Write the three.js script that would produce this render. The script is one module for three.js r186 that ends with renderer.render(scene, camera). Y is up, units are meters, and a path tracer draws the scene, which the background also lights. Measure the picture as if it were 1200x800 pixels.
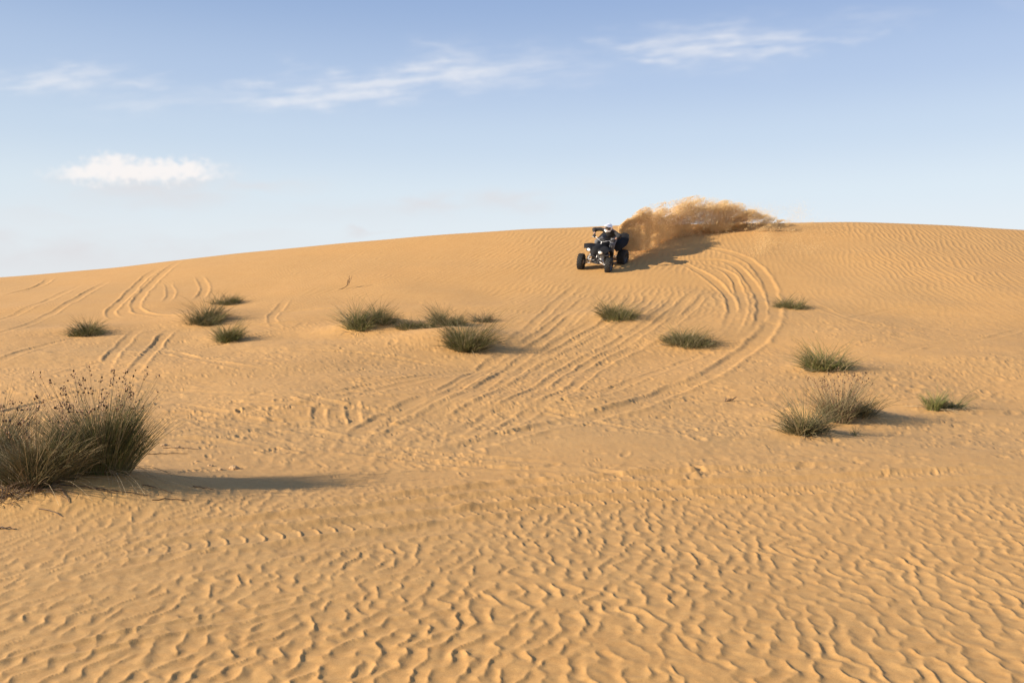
import * as THREE from 'three';
import { mergeGeometries } from 'three/addons/utils/BufferGeometryUtils.js';
import { RoundedBoxGeometry } from 'three/addons/geometries/RoundedBoxGeometry.js';

// ---------------------------------------------------------------- camera, sky, sun, exposure
const W = 1200, HPX = 800, FOCAL = 1039, EYE = 1.6, HORIZON = 360;   // photo pixels; a phone held at eye height
const scene = new THREE.Scene();
const camera = new THREE.PerspectiveCamera(2 * Math.atan(400 / FOCAL) * 180 / Math.PI, 1.5, 0.1, 6000);
const PITCH = -Math.atan((400 - HORIZON) / FOCAL);
camera.position.set(0, EYE, 0);
camera.rotation.set(PITCH, 0, 0);
camera.updateMatrixWorld();

const EXPOSURE = 1.74;
const renderer = new THREE.WebGLRenderer({ antialias: true });
renderer.setSize(1024, 682);
renderer.toneMapping = THREE.LinearToneMapping;
renderer.toneMappingExposure = EXPOSURE;
renderer.shadowMap.enabled = true;
renderer.shadowMap.type = THREE.PCFSoftShadowMap;

const SUN_EL = 23 * Math.PI / 180, SUN_AZ = 18 * Math.PI / 180;      // from the left, a little from the viewer's side
const sunDir = new THREE.Vector3(-Math.cos(SUN_EL) * Math.cos(SUN_AZ), Math.sin(SUN_EL), Math.cos(SUN_EL) * Math.sin(SUN_AZ));
const sun = new THREE.DirectionalLight(new THREE.Color().setRGB(1, 0.87, 0.70), 5);
sun.position.copy(sunDir).multiplyScalar(60).add(new THREE.Vector3(0, 0, -18));
sun.target.position.set(0, 1, -18);
sun.castShadow = true;
sun.shadow.mapSize.set(4096, 4096);
Object.assign(sun.shadow.camera, { left: -30, right: 30, top: 30, bottom: -30, near: 1, far: 140 });
sun.shadow.bias = -0.0005;
scene.add(sun, sun.target);

// ---------------------------------------------------------------- random numbers and noise
function rng(seed) { let a = seed >>> 0; return () => { a = (a + 0x6D2B79F5) | 0; let t = Math.imul(a ^ (a >>> 15), 1 | a); t = (t + Math.imul(t ^ (t >>> 7), 61 | t)) ^ t; return ((t ^ (t >>> 14)) >>> 0) / 4294967296; }; }
function hash2(ix, iy, s) { let h = Math.imul(ix, 374761393) ^ Math.imul(iy, 668265263) ^ Math.imul(s, 2147483647 ^ 0x5bd1e995); h = Math.imul(h ^ (h >>> 13), 1274126177); h = Math.imul(h ^ (h >>> 16), 0x85ebca6b); return (h ^ (h >>> 15)) >>> 0; }
const GX = new Float64Array(256), GY = new Float64Array(256);
for (let i = 0; i < 256; i++) { GX[i] = Math.cos(i / 256 * 2 * Math.PI); GY[i] = Math.sin(i / 256 * 2 * Math.PI); }
function noise2(x, y, s = 0) {                                       // gradient noise, about -0.7 .. 0.7
  const ix = Math.floor(x), iy = Math.floor(y), fx = x - ix, fy = y - iy;
  const u = fx * fx * fx * (fx * (fx * 6 - 15) + 10), v = fy * fy * fy * (fy * (fy * 6 - 15) + 10);
  const a = hash2(ix, iy, s) & 255, b = hash2(ix + 1, iy, s) & 255, c = hash2(ix, iy + 1, s) & 255, d = hash2(ix + 1, iy + 1, s) & 255;
  const p = GX[a] * fx + GY[a] * fy, q = GX[b] * (fx - 1) + GY[b] * fy, r = GX[c] * fx + GY[c] * (fy - 1), t = GX[d] * (fx - 1) + GY[d] * (fy - 1);
  return p + (q - p) * u + (r - p + (p - q + t - r) * u) * v;
}
function fbm(x, y, oct, s = 0) { let a = 0, w = 1; for (let i = 0; i < oct; i++) { a += w * noise2(x, y, s + i); x = x * 2.03 + 7.1; y = y * 2.03 - 3.7; w *= 0.5; } return a; }
function noise3(x, y, z, s = 0) {                                    // value noise in space, 0 .. 1
  const ix = Math.floor(x), iy = Math.floor(y), iz = Math.floor(z), sm = (t) => t * t * (3 - 2 * t), fx = sm(x - ix), fy = sm(y - iy), fz = sm(z - iz);
  const h = (a, b, c) => (hash2(ix + a + (iz + c) * 57, iy + b, s) & 65535) / 65535, l = (a, b, t) => a + (b - a) * t;
  return l(l(l(h(0, 0, 0), h(1, 0, 0), fx), l(h(0, 1, 0), h(1, 1, 0), fx), fy), l(l(h(0, 0, 1), h(1, 0, 1), fx), l(h(0, 1, 1), h(1, 1, 1), fx), fy), fz);
}
const clamp = (x, a = 0, b = 1) => x < a ? a : x > b ? b : x;
const smooth = (a, b, x) => { const t = clamp((x - a) / (b - a)); return t * t * (3 - 2 * t); };
const lerp = (a, b, t) => a + (b - a) * t;

// ---------------------------------------------------------------- sky: air, thin cirrus, one small cumulus
function makeSky() {
  const w = 4096, h = 2048, data = new Float32Array(w * h * 4);
  const stops = [[-90, 0.62, 0.66, 0.72], [0, 0.80, 0.835, 0.855], [2, 0.795, 0.845, 0.875], [4.5, 0.775, 0.845, 0.89], [7, 0.715, 0.82, 0.895], [10.5, 0.58, 0.71, 0.855], [14, 0.46, 0.595, 0.80], [19, 0.315, 0.452, 0.70], [28, 0.225, 0.355, 0.62], [45, 0.155, 0.28, 0.57], [90, 0.11, 0.22, 0.49]];
  const air = (el) => { let i = 1; while (i < stops.length - 1 && el > stops[i][0]) i++; const a = stops[i - 1], b = stops[i], t = smooth(0, 1, (el - a[0]) / (b[0] - a[0])) * 0.35 + 0.65 * clamp((el - a[0]) / (b[0] - a[0])); return [1, 2, 3].map((k) => lerp(a[k], b[k], t)); };
  // streaks of cirrus: from, to (photo pixels turned into bearing and height), half width, strength
  const strokes = [
    [-60, 106, 80, 100, 10, 0.75], [30, 96, 140, 92, 12, 0.95], [80, 84, 120, 90, 8, 0.6], [150, 106, 205, 98, 5, 0.6], [110, 130, 250, 118, 9, 0.5],
    [272, 108, 372, 122, 7, 0.8], [300, 120, 460, 104, 12, 0.7], [372, 116, 520, 86, 11, 0.95], [440, 98, 570, 92, 12, 0.75], [500, 58, 570, 70, 9, 0.6], [520, 92, 660, 70, 10, 0.65], [560, 98, 700, 86, 12, 0.45], [325, 88, 362, 82, 7, 0.35],
    [705, 56, 800, 70, 8, 0.75], [760, 60, 900, 56, 18, 0.6], [780, 66, 900, 62, 11, 0.6], [800, 46, 930, 44, 12, 0.5], [860, 66, 1024, 49, 5, 0.65], [970, 30, 1080, 22, 9, 0.3], [1180, 8, 1260, 2, 10, 0.3],
  ];
  const puffs = [[60, 302, 220, 26, 0.7], [420, 250, 130, 12, 0.3], [120, 236, 70, 12, 0.35], [430, 272, 22, 4, 0.9], [500, 241, 60, 10, 0.8], [600, 238, 48, 12, 0.7], [310, 217, 40, 8, 0.4], [170, 219, 84, 17, 1.0], [205, 232, 60, 14, 0.8], [300, 219, 60, 9, 0.6], [700, 222, 40, 9, 0.25], [60, 255, 90, 12, 0.3], [240, 282, 120, 10, 0.3]];
  for (let j = 0; j < h; j++) {
    const el = ((j + 0.5) / h - 0.5) * 180, base = air(el), te = Math.tan(el * Math.PI / 180);
    for (let i = 0; i < w; i++) {
      const at = (j * w + i) * 4, lean = 0.5 + 0.5 * Math.sin(((i + 0.5) / w - 0.25) * 2 * Math.PI), low = Math.exp(-Math.max(el, 0) / 14);   // the air is a little clearer to one side
      let r = base[0] * (0.965 + 0.07 * lean), g = base[1] * (0.955 + 0.10 * lean * (0.4 + 0.6 * low)), b = base[2] * (0.95 + 0.10 * lean);
      if (el > 0 && el < 60) {
        const az = ((i + 0.5) / w - 0.25) * 360, A = az > 180 ? az - 360 : az;          // 0 = straight ahead, positive to the right
        let wisps = 0, solid = 0, veil = 0;
        if (Math.abs(A) < 36 && el < 22) {
          const cp = Math.cos(A * Math.PI / 180), px = 600 + FOCAL * Math.tan(A * Math.PI / 180), py = HORIZON - FOCAL * te / cp;
          const wx = fbm(px / 60, py / 22, 4, 11), wy = fbm(px / 60 + 9, py / 22, 4, 15);
          for (const [x0, y0, x1, y1, hw, s] of strokes) {
            if (px < Math.min(x0, x1) - 70 || px > Math.max(x0, x1) + 70 || py < Math.min(y0, y1) - 60 || py > Math.max(y0, y1) + 60) continue;
            const qx = px + wx * 30, qy = py + wy * 16, dx = x1 - x0, dy = y1 - y0, t = clamp(((qx - x0) * dx + (qy - y0) * dy) / (dx * dx + dy * dy));
            const ex = qx - x0 - dx * t, ey = qy - y0 - dy * t, q = (ex * ex * 0.5 + ey * ey) / (hw * hw);
            wisps += s * Math.exp(-q * 0.62) * (0.55 + 0.45 * Math.sin(Math.PI * t));
          }
          if (wisps > 0.01) wisps *= clamp(0.62 + 0.9 * fbm((px - py * 1.2) / 70, (py + px * 0.12) / 10, 4, 21), 0, 1.2);
          if (px > 40 && px < 300 && py > 165 && py < 250) {          // the cumulus: a few lobes on a flat base
            const qx = px + 10 * fbm(px / 13, py / 9, 4, 31), qy = py + 10 * fbm(px / 12 + 5, py / 9, 4, 35);
            for (const [cx, cy, rx, ry] of [[163, 204, 90, 7], [134, 196, 30, 13], [118, 200, 30, 10], [152, 198, 24, 11], [206, 199, 44, 10], [190, 197, 20, 10], [224, 201, 26, 8], [108, 203, 36, 8], [168, 200, 44, 9]]) solid = Math.max(solid, smooth(1.5, 0.35, Math.hypot((qx - cx) / rx, (qy - cy) / (qy > cy ? ry * 1.35 : ry))));
          }
          for (const [cx, cy, rx, ry, s] of puffs) { const q = ((px - cx + wx * 30) / rx) ** 2 + ((py - cy + wy * 14) / ry) ** 2; if (q < 6) veil = Math.max(veil, s * Math.exp(-q) * (0.75 + 0.5 * wy)); }
        }
        const away = smooth(30, 40, Math.abs(A)) + smooth(20, 27, el) - smooth(30, 40, Math.abs(A)) * smooth(20, 27, el);
        if (away > 0.01) { const cx = Math.cos(A * Math.PI / 180), sx = Math.sin(A * Math.PI / 180), k = 1 / (Math.sin(el * Math.PI / 180) + 0.18), X = sx * k, Y = cx * k; wisps += away * 0.9 * smooth(0.15, 0.75, fbm(X * 1.1, Y * 1.1, 2, 41) + 0.25) * clamp(0.3 + 1.3 * fbm(X * 2.2 + Y, Y * 9, 3, 44)); }
        const lo = [0.745, 0.735, 0.755], wc = 0.38 * clamp(wisps, 0, 1.3);
        r += (0.86 - r) * wc * 1.3; g += (0.88 - g) * wc * 1.25; b += (0.93 - b) * wc * 1.1;
        const v = 1.0 * veil; r += (lo[0] - r) * v; g += (lo[1] - g) * v; b += (lo[2] - b) * v;
        const c = solid * 0.88, white = [0.985, 0.935, 0.91];
        r += (white[0] - r) * c; g += (white[1] - g) * c; b += (white[2] - b) * c;
      }
      data[at] = r / EXPOSURE; data[at + 1] = g / EXPOSURE; data[at + 2] = b / EXPOSURE; data[at + 3] = 1;
    }
  }
  const t = new THREE.DataTexture(data, w, h, THREE.RGBAFormat, THREE.FloatType);
  t.mapping = THREE.EquirectangularReflectionMapping; t.magFilter = t.minFilter = THREE.LinearFilter; t.colorSpace = THREE.LinearSRGBColorSpace; t.needsUpdate = true;
  return t;
}
scene.background = makeSky();
scene.environment = scene.background;
console.log('sky', Math.round(performance.now()));

// ---------------------------------------------------------------- naming helpers
const taken = new Map();
function numbered(name) { const n = taken.get(name) ?? 0; taken.set(name, n + 1); return n ? `${name}_${String(n).padStart(3, '0')}` : name; }
function thing(name, label, category, group) { const o = new THREE.Group(); o.name = numbered(name); o.userData = { label, category }; if (group) o.userData.group = group; scene.add(o); return o; }
function part(name, geometry, material, parent, extra) { const m = new THREE.Mesh(geometry, material); m.name = name; m.castShadow = m.receiveShadow = true; if (extra) Object.assign(m.userData, extra); parent.add(m); return m; }

// ---------------------------------------------------------------- the dune
// height of the crest (metres over the foreground) along x, so that the skyline stands as in the photograph
const CREST = [[-60, 1.4], [-40, 1.75], [-24.7, 2.72], [-21.2, 2.98], [-17.6, 3.275], [-14.1, 3.68], [-10.6, 4.09], [-7, 4.46], [-3.5, 4.757], [0, 5.016], [3.5, 5.18], [7, 5.275], [10.6, 5.33], [14.1, 5.35], [17.6, 5.238], [21.1, 5.016], [24.7, 4.757], [40, 3.7], [60, 2.6]];
function crestAt(x) {
  if (x <= CREST[0][0]) return CREST[0][1]; const n = CREST.length; if (x >= CREST[n - 1][0]) return CREST[n - 1][1];
  let i = 1; while (x > CREST[i][0]) i++;
  const p = (k) => CREST[clamp(k, 0, n - 1)], [x1, y1] = p(i - 1), [x2, y2] = p(i), [x0, y0] = p(i - 2), [x3, y3] = p(i + 1), t = (x - x1) / (x2 - x1);
  const m1 = (y2 - y0) / (x2 - x0 || 1) * (x2 - x1), m2 = (y3 - y1) / (x3 - x1 || 1) * (x2 - x1), t2 = t * t, t3 = t2 * t;
  return (2 * t3 - 3 * t2 + 1) * y1 + (t3 - 2 * t2 + t) * m1 + (-2 * t3 + 3 * t2) * y2 + (t3 - t2) * m2;
}
function duneShape(d) {
  if (d < 8) return 0;
  if (d > 52) return 0;
  const raw = Math.pow((d - 8) / 29, 2.2), cap = 1.02 - 0.11 * (d - 36.5), k = 0.05;
  const m = -k * Math.log(Math.exp(-raw / k) + Math.exp(-cap / k));
  return m < -0.2 ? 0 : 0.04 * Math.log(1 + Math.exp(m / 0.04)) - (d < 20 ? 0.04 * Math.log(1 + Math.exp(0)) * smooth(20, 8, d) : 0);
}
const mounds = [];                                                   // [x, z, radius, height, stretch]
function macro(x, z) {
  const d = -z;
  let y = crestAt(x) * duneShape(d);
  const mid = smooth(8.5, 13, d) * smooth(36, 26, d);
  if (mid > 0) y += mid * (0.17 * noise2(x / 6.5, z / 5, 3) + 0.07 * noise2(x / 2.3, z / 1.9, 4));
  y += 0.035 * noise2(x / 3.1, z / 2.2, 5) * smooth(60, 40, d);
  if (d > 52) y += smooth(52, 150, d) * 0.8 * noise2(x / 60, z / 60, 6);
  for (const [mx, mz, r, h, s] of mounds) { const q = ((x - mx) ** 2 / (s * s) + (z - mz) ** 2) / (r * r); if (q < 7) y += h * Math.exp(-q); }
  return y;
}
// a photo pixel gives a direction; the point is where that direction meets the sand
const camQ = camera.quaternion.clone();
function rayOf(px, py) { return new THREE.Vector3((px - W / 2) / FOCAL, (HPX / 2 - py) / FOCAL, -1).normalize().applyQuaternion(camQ); }
function onSand(px, py) {
  const r = rayOf(px, py); let t = 1.5, pt = t;
  for (; t < 70; t += 0.06) { if (EYE + r.y * t < macro(r.x * t, r.z * t)) break; pt = t; }
  if (t >= 70) { let best = 36.5 / -r.z; t = pt = best; } else for (let i = 0; i < 18; i++) { const m = (t + pt) / 2; if (EYE + r.y * m < macro(r.x * m, r.z * m)) t = m; else pt = m; }
  const x = r.x * t, z = r.z * t; return new THREE.Vector3(x, macro(x, z), z);
}
// hummocks of sand that plants have caught
for (const [px, py, r, h, s] of [[40, 580, 0.9, 0.15, 1.5], [115, 566, 0.6, 0.08, 1.3], [245, 372, 1.0, 0.16, 1.3], [105, 386, 0.8, 0.10, 1.3], [440, 386, 0.8, 0.26, 1.5], [530, 398, 0.9, 0.28, 1.5], [985, 492, 0.55, 0.22, 1.6], [938, 506, 0.4, 0.06, 1.2], [1102, 478, 0.6, 0.07, 1.4], [970, 430, 0.6, 0.10, 1.3], [808, 400, 0.8, 0.10, 1.4], [727, 368, 0.8, 0.1, 1.4], [1150, 545, 1.1, 0.07, 2.4], [268, 394, 0.6, 0.08, 1.2]]) { const p = onSand(px, py); mounds.push([p.x, p.z, r, h, s]); }

// --- wheel tracks: photo pixels along each rut, half width, depth, rim, lug pitch (0 = no tread), fade of the wind ripples inside
const trackSpecs = [
  // the quad's fresh loop below the crest
  [[[742, 300], [784, 291], [832, 291], [874, 303], [898, 327], [907, 354], [904, 378], [889, 399], [862, 419], [827, 441], [787, 458], [747, 473], [713, 483], [633, 501], [560, 520], [470, 545]], 0.26, 0.085, 0.06, 0, 1],
  [[[758, 298], [800, 303], [850, 306], [880, 330], [892, 350], [891, 378], [880, 396]], 0.22, 0.10, 0.055, 0, 1],
  [[[750, 300], [784, 303], [820, 318], [847, 339], [859, 360], [856, 378], [846, 392]], 0.20, 0.075, 0.05, 0, 1],
  [[[800, 303], [835, 312], [856, 321], [868, 345], [871, 360], [865, 378], [850, 398]], 0.18, 0.06, 0.045, 0, 1],
  // long diagonal runs down the face
  [[[690, 322], [660, 348], [630, 375], [600, 402], [566, 432], [530, 452], [475, 475], [430, 500], [395, 540]], 0.17, 0.045, 0.035, 0, 0.9],
  [[[715, 330], [686, 356], [655, 384], [622, 412], [586, 440], [545, 464], [500, 487], [450, 515], [415, 545]], 0.17, 0.045, 0.035, 0, 0.9],
  [[[754, 366], [730, 387], [685, 411], [650, 430], [612, 447], [567, 468], [530, 490], [480, 515]], 0.18, 0.055, 0.04, 0.14, 0.9],
  [[[826, 330], [802, 354], [784, 378], [760, 396], [718, 420], [670, 444], [610, 470], [560, 495], [500, 525]], 0.18, 0.05, 0.04, 0.14, 0.9],
  [[[850, 400], [800, 425], [740, 447], [690, 463], [640, 480]], 0.15, 0.035, 0.03, 0, 0.7],
  // tracks on the far left shoulder
  [[[191, 311], [170, 325], [150, 345], [136, 358], [129, 366], [140, 373], [165, 371]], 0.20, 0.07, 0.055, 0, 1],
  [[[214, 304], [195, 316], [176, 334], [162, 350], [159, 360], [169, 367], [210, 369], [285, 365], [375, 362], [450, 366]], 0.20, 0.07, 0.05, 0, 1],
  [[[232, 322], [240, 338], [232, 350], [222, 356]], 0.18, 0.05, 0.04, 0, 1], [[[196, 330], [200, 345], [192, 356]], 0.16, 0.045, 0.04, 0, 1],
  [[[165, 382], [150, 396], [131, 416], [118, 440]], 0.17, 0.055, 0.04, 0, 1], [[[206, 380], [188, 398], [165, 424], [150, 445]], 0.17, 0.06, 0.045, 0, 1],
  [[[131, 326], [110, 338], [86, 352], [52, 371], [0, 390], [-60, 408]], 0.18, 0.055, 0.04, 0, 1], [[[100, 330], [70, 345], [30, 362], [-40, 388]], 0.18, 0.05, 0.04, 0, 1],
  [[[110, 391], [70, 400], [37, 409], [0, 422], [-60, 440]], 0.17, 0.05, 0.04, 0, 1],
  [[[60, 325], [45, 335], [20, 342], [0, 348]], 0.2, 0.08, 0.05, 0, 1],
  [[[340, 345], [330, 358], [318, 372], [330, 392]], 0.16, 0.045, 0.035, 0, 1], [[[300, 380], [335, 388], [365, 372]], 0.15, 0.04, 0.03, 0, 1],
  [[[120, 440], [190, 455], [300, 462], [420, 468], [520, 462]], 0.17, 0.03, 0.025, 0, 0.8], [[[185, 470], [250, 500], [330, 520], [400, 540]], 0.16, 0.03, 0.025, 0, 0.8],
  [[[376, 470], [373, 492], [380, 505]], 0.12, 0.05, 0.03, 0, 0.6], [[[416, 465], [414, 485], [419, 500]], 0.12, 0.05, 0.03, 0, 0.6],
  // right hand side
  [[[940, 350], [975, 366], [1010, 378], [1060, 386], [1120, 395], [1210, 402]], 0.16, 0.04, 0.035, 0, 0.9], [[[985, 378], [1010, 370], [1050, 362], [1110, 360]], 0.14, 0.04, 0.03, 0, 0.8], [[[1130, 470], [1165, 456], [1215, 440]], 0.15, 0.04, 0.03, 0, 0.8],
  [[[1040, 420], [1090, 404], [1150, 398], [1210, 380]], 0.15, 0.035, 0.03, 0, 0.8],
  // the old 4x4 trail across the foreground, with the tread still in it
  ...Array.from({ length: 34 }, (_, k) => { const r = rng(700 + k), x = -20 + r() * 660, y = 395 + r() * 140, a = (r() < 0.6 ? -0.28 : 0.22) + (r() - 0.5) * 0.35, L = 130 + r() * 240, c = (r() - 0.5) * 60, q = (t) => [x + t * L * Math.cos(a), Math.min(Math.max(y + t * L * Math.sin(a) * 0.55 + c * t * (1 - t), 372), 552)]; return [[q(0), q(0.3), q(0.6), q(1)], 0.13 + 0.05 * r(), 0.05, 0.045, r() < 0.35 ? 0.13 : 0, 0.6]; }),
  ...Array.from({ length: 9 }, (_, k) => { const r = rng(900 + k), o = (k - 3) * 17 + r() * 8, t = r() * 14; return [[[742 + o, 338], [706 + o + t, 366], [664 + o + t, 396], [616 + o, 428], [566 + o * 1.1, 458], [506 + o * 1.2, 488], [440 + o * 1.3, 522]], 0.15, 0.05, 0.045, r() < 0.5 ? 0.13 : 0, 0.7]; }),
  [[[-80, 678], [0, 667], [83, 655], [167, 644], [250, 634], [333, 625], [392, 618], [500, 606], [600, 595], [700, 587], [800, 582], [900, 577], [1050, 567], [1200, 561], [1290, 557]], 0.16, 0.034, 0.034, 0.125, 0.95],
  [[[-80, 652], [60, 636], [170, 622], [280, 612], [380, 603], [480, 592], [580, 583], [680, 574], [780, 570], [900, 566], [1020, 559], [1100, 554], [1200, 550], [1290, 547]], 0.17, 0.034, 0.034, 0.135, 0.8],
  [[[300, 598], [420, 586], [520, 577], [600, 568], [700, 561], [800, 553], [870, 550], [980, 545], [1080, 541]], 0.15, 0.034, 0.03, 0.12, 0.7],
  [[[-80, 715], [20, 704], [110, 686], [220, 664], [330, 645], [450, 628], [560, 614], [640, 604]], 0.15, 0.012, 0.014, 0, 0.6],
  [[[-60, 798], [0, 783], [45, 769], [133, 750], [240, 728], [300, 718], [370, 700], [420, 690]], 0.07, 0.004, 0.02, 0, 0.35],
];
const CELL = 0.5, bins = new Map(), segs = [];
const key = (i, j) => (i + 4096) * 8192 + (j + 4096);
function bin(x0, x1, z0, z1, v) { for (let i = Math.floor(x0 / CELL); i <= Math.floor(x1 / CELL); i++) for (let j = Math.floor(z0 / CELL); j <= Math.floor(z1 / CELL); j++) { const k = key(i, j); let a = bins.get(k); if (!a) bins.set(k, a = { s: [], p: [] }); (v.pit ? a.p : a.s).push(v); } }
trackSpecs.forEach(([pts, hw0, depth0, rim0, pitch, fade], id) => {
  const old = id >= trackSpecs.length - 5, hw = hw0 * (old ? 0.9 : 0.75), depth = depth0 * (old ? 0.62 : id < 4 ? 0.27 : 0.26), rim = rim0 * (old ? 0.8 : id < 4 ? 0.32 : 0.34);   // wind has softened all but the loop
  const curve = new THREE.CatmullRomCurve3(pts.map(([x, y]) => { const p = onSand(x, y); p.y = 0; return p; }), false, 'centripetal');
  const L = curve.getLength(), n = Math.max(6, Math.ceil(L / 0.22)), P = curve.getSpacedPoints(n);
  for (let i = 0; i < n; i++) {
    const a = P[i], b = P[i + 1], len = Math.hypot(b.x - a.x, b.z - a.z), R = hw * 2.4;
    const s = { ax: a.x, az: a.z, dx: (b.x - a.x) / len, dz: (b.z - a.z) / len, len, s0: i / n * L, L, hw, depth, rim, pitch, fade, id };
    segs.push(s);
    bin(Math.min(a.x, b.x) - R, Math.max(a.x, b.x) + R, Math.min(a.z, b.z) - R, Math.max(a.z, b.z) + R, s);
  }
});
// --- foot marks, kicked and slumped sand: small pits with a rim
{
  const r = rng(77);
  for (let i = 0; i < 14000; i++) {
    const d = 8.0 + Math.pow(r(), 0.8) * 20, x = (r() * 2 - 1) * (0.64 * d + 1), z = -d;
    const patch = fbm(x / 3.5, z / 3.5, 2, 51) + 0.42 - smooth(19, 27, d) * 0.75 + (Math.abs(d - 13) < 5 ? 0.12 : 0);
    if (r() > patch * 1.3) continue;
    const big = r() < 0.12, len = (big ? 0.13 : 0.07) * (0.6 + r() * 1.1), wid = len * (0.2 + r() * 0.3), a = (r() < 0.55 ? -0.65 + (r() - 0.5) * 0.8 : r() * Math.PI), R = len * 2.2;
    bin(x - R, x + R, z - R, z + R, { pit: 1, x, z, c: Math.cos(a), s: Math.sin(a), len, wid, depth: (big ? 0.009 : 0.0056) * (0.5 + r()), skew: (r() - 0.3) * 1.2 });
  }
}
// --- wind ripples: phasor noise, a field of short wave packets whose common phase carries the ripple's profile (this gives forks and broken crests)
function makeRipple(cell, per, wavelength, angle, spread, seed) {
  const cache = new Map(), F = 2 * Math.PI / wavelength, B = Math.PI / (cell * cell * 0.8);
  const kernels = (i, j) => {
    const k = key(i, j); let a = cache.get(k);
    if (!a) {
      const r = rng(hash2(i, j, seed)); a = new Float64Array(per * 5);
      for (let n = 0; n < per; n++) { const g = (r() + r() + r() - 1.5) * 1.15, th = (typeof angle === 'function' ? angle((i + 0.5) * cell) : angle) + g * spread, f = F * (1 + (r() - 0.5) * 0.25); a[n * 5] = (i + r()) * cell; a[n * 5 + 1] = (j + r()) * cell; a[n * 5 + 2] = Math.cos(th) * f; a[n * 5 + 3] = Math.sin(th) * f; a[n * 5 + 4] = r() * 2 * Math.PI; }
      cache.set(k, a);
    }
    return a;
  };
  return (x, z, out) => {
    const ci = Math.floor(x / cell), cj = Math.floor(z / cell); let re = 0, im = 0, tot = 0;
    for (let i = ci - 1; i <= ci + 1; i++) for (let j = cj - 1; j <= cj + 1; j++) {
      const a = kernels(i, j);
      for (let n = 0; n < a.length; n += 5) { const dx = x - a[n], dz = z - a[n + 1], q = B * (dx * dx + dz * dz); if (q > 6) continue; const w = Math.exp(-q), p = a[n + 2] * dx + a[n + 3] * dz + a[n + 4]; re += w * Math.cos(p); im += w * Math.sin(p); tot += w; }
    }
    const mag = Math.hypot(re, im) / (tot + 1e-6); let ph = Math.atan2(im, re) / (2 * Math.PI); if (ph < 0) ph += 1;
    out[0] = ph; out[1] = smooth(0.06, 0.55, mag);
  };
}
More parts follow.
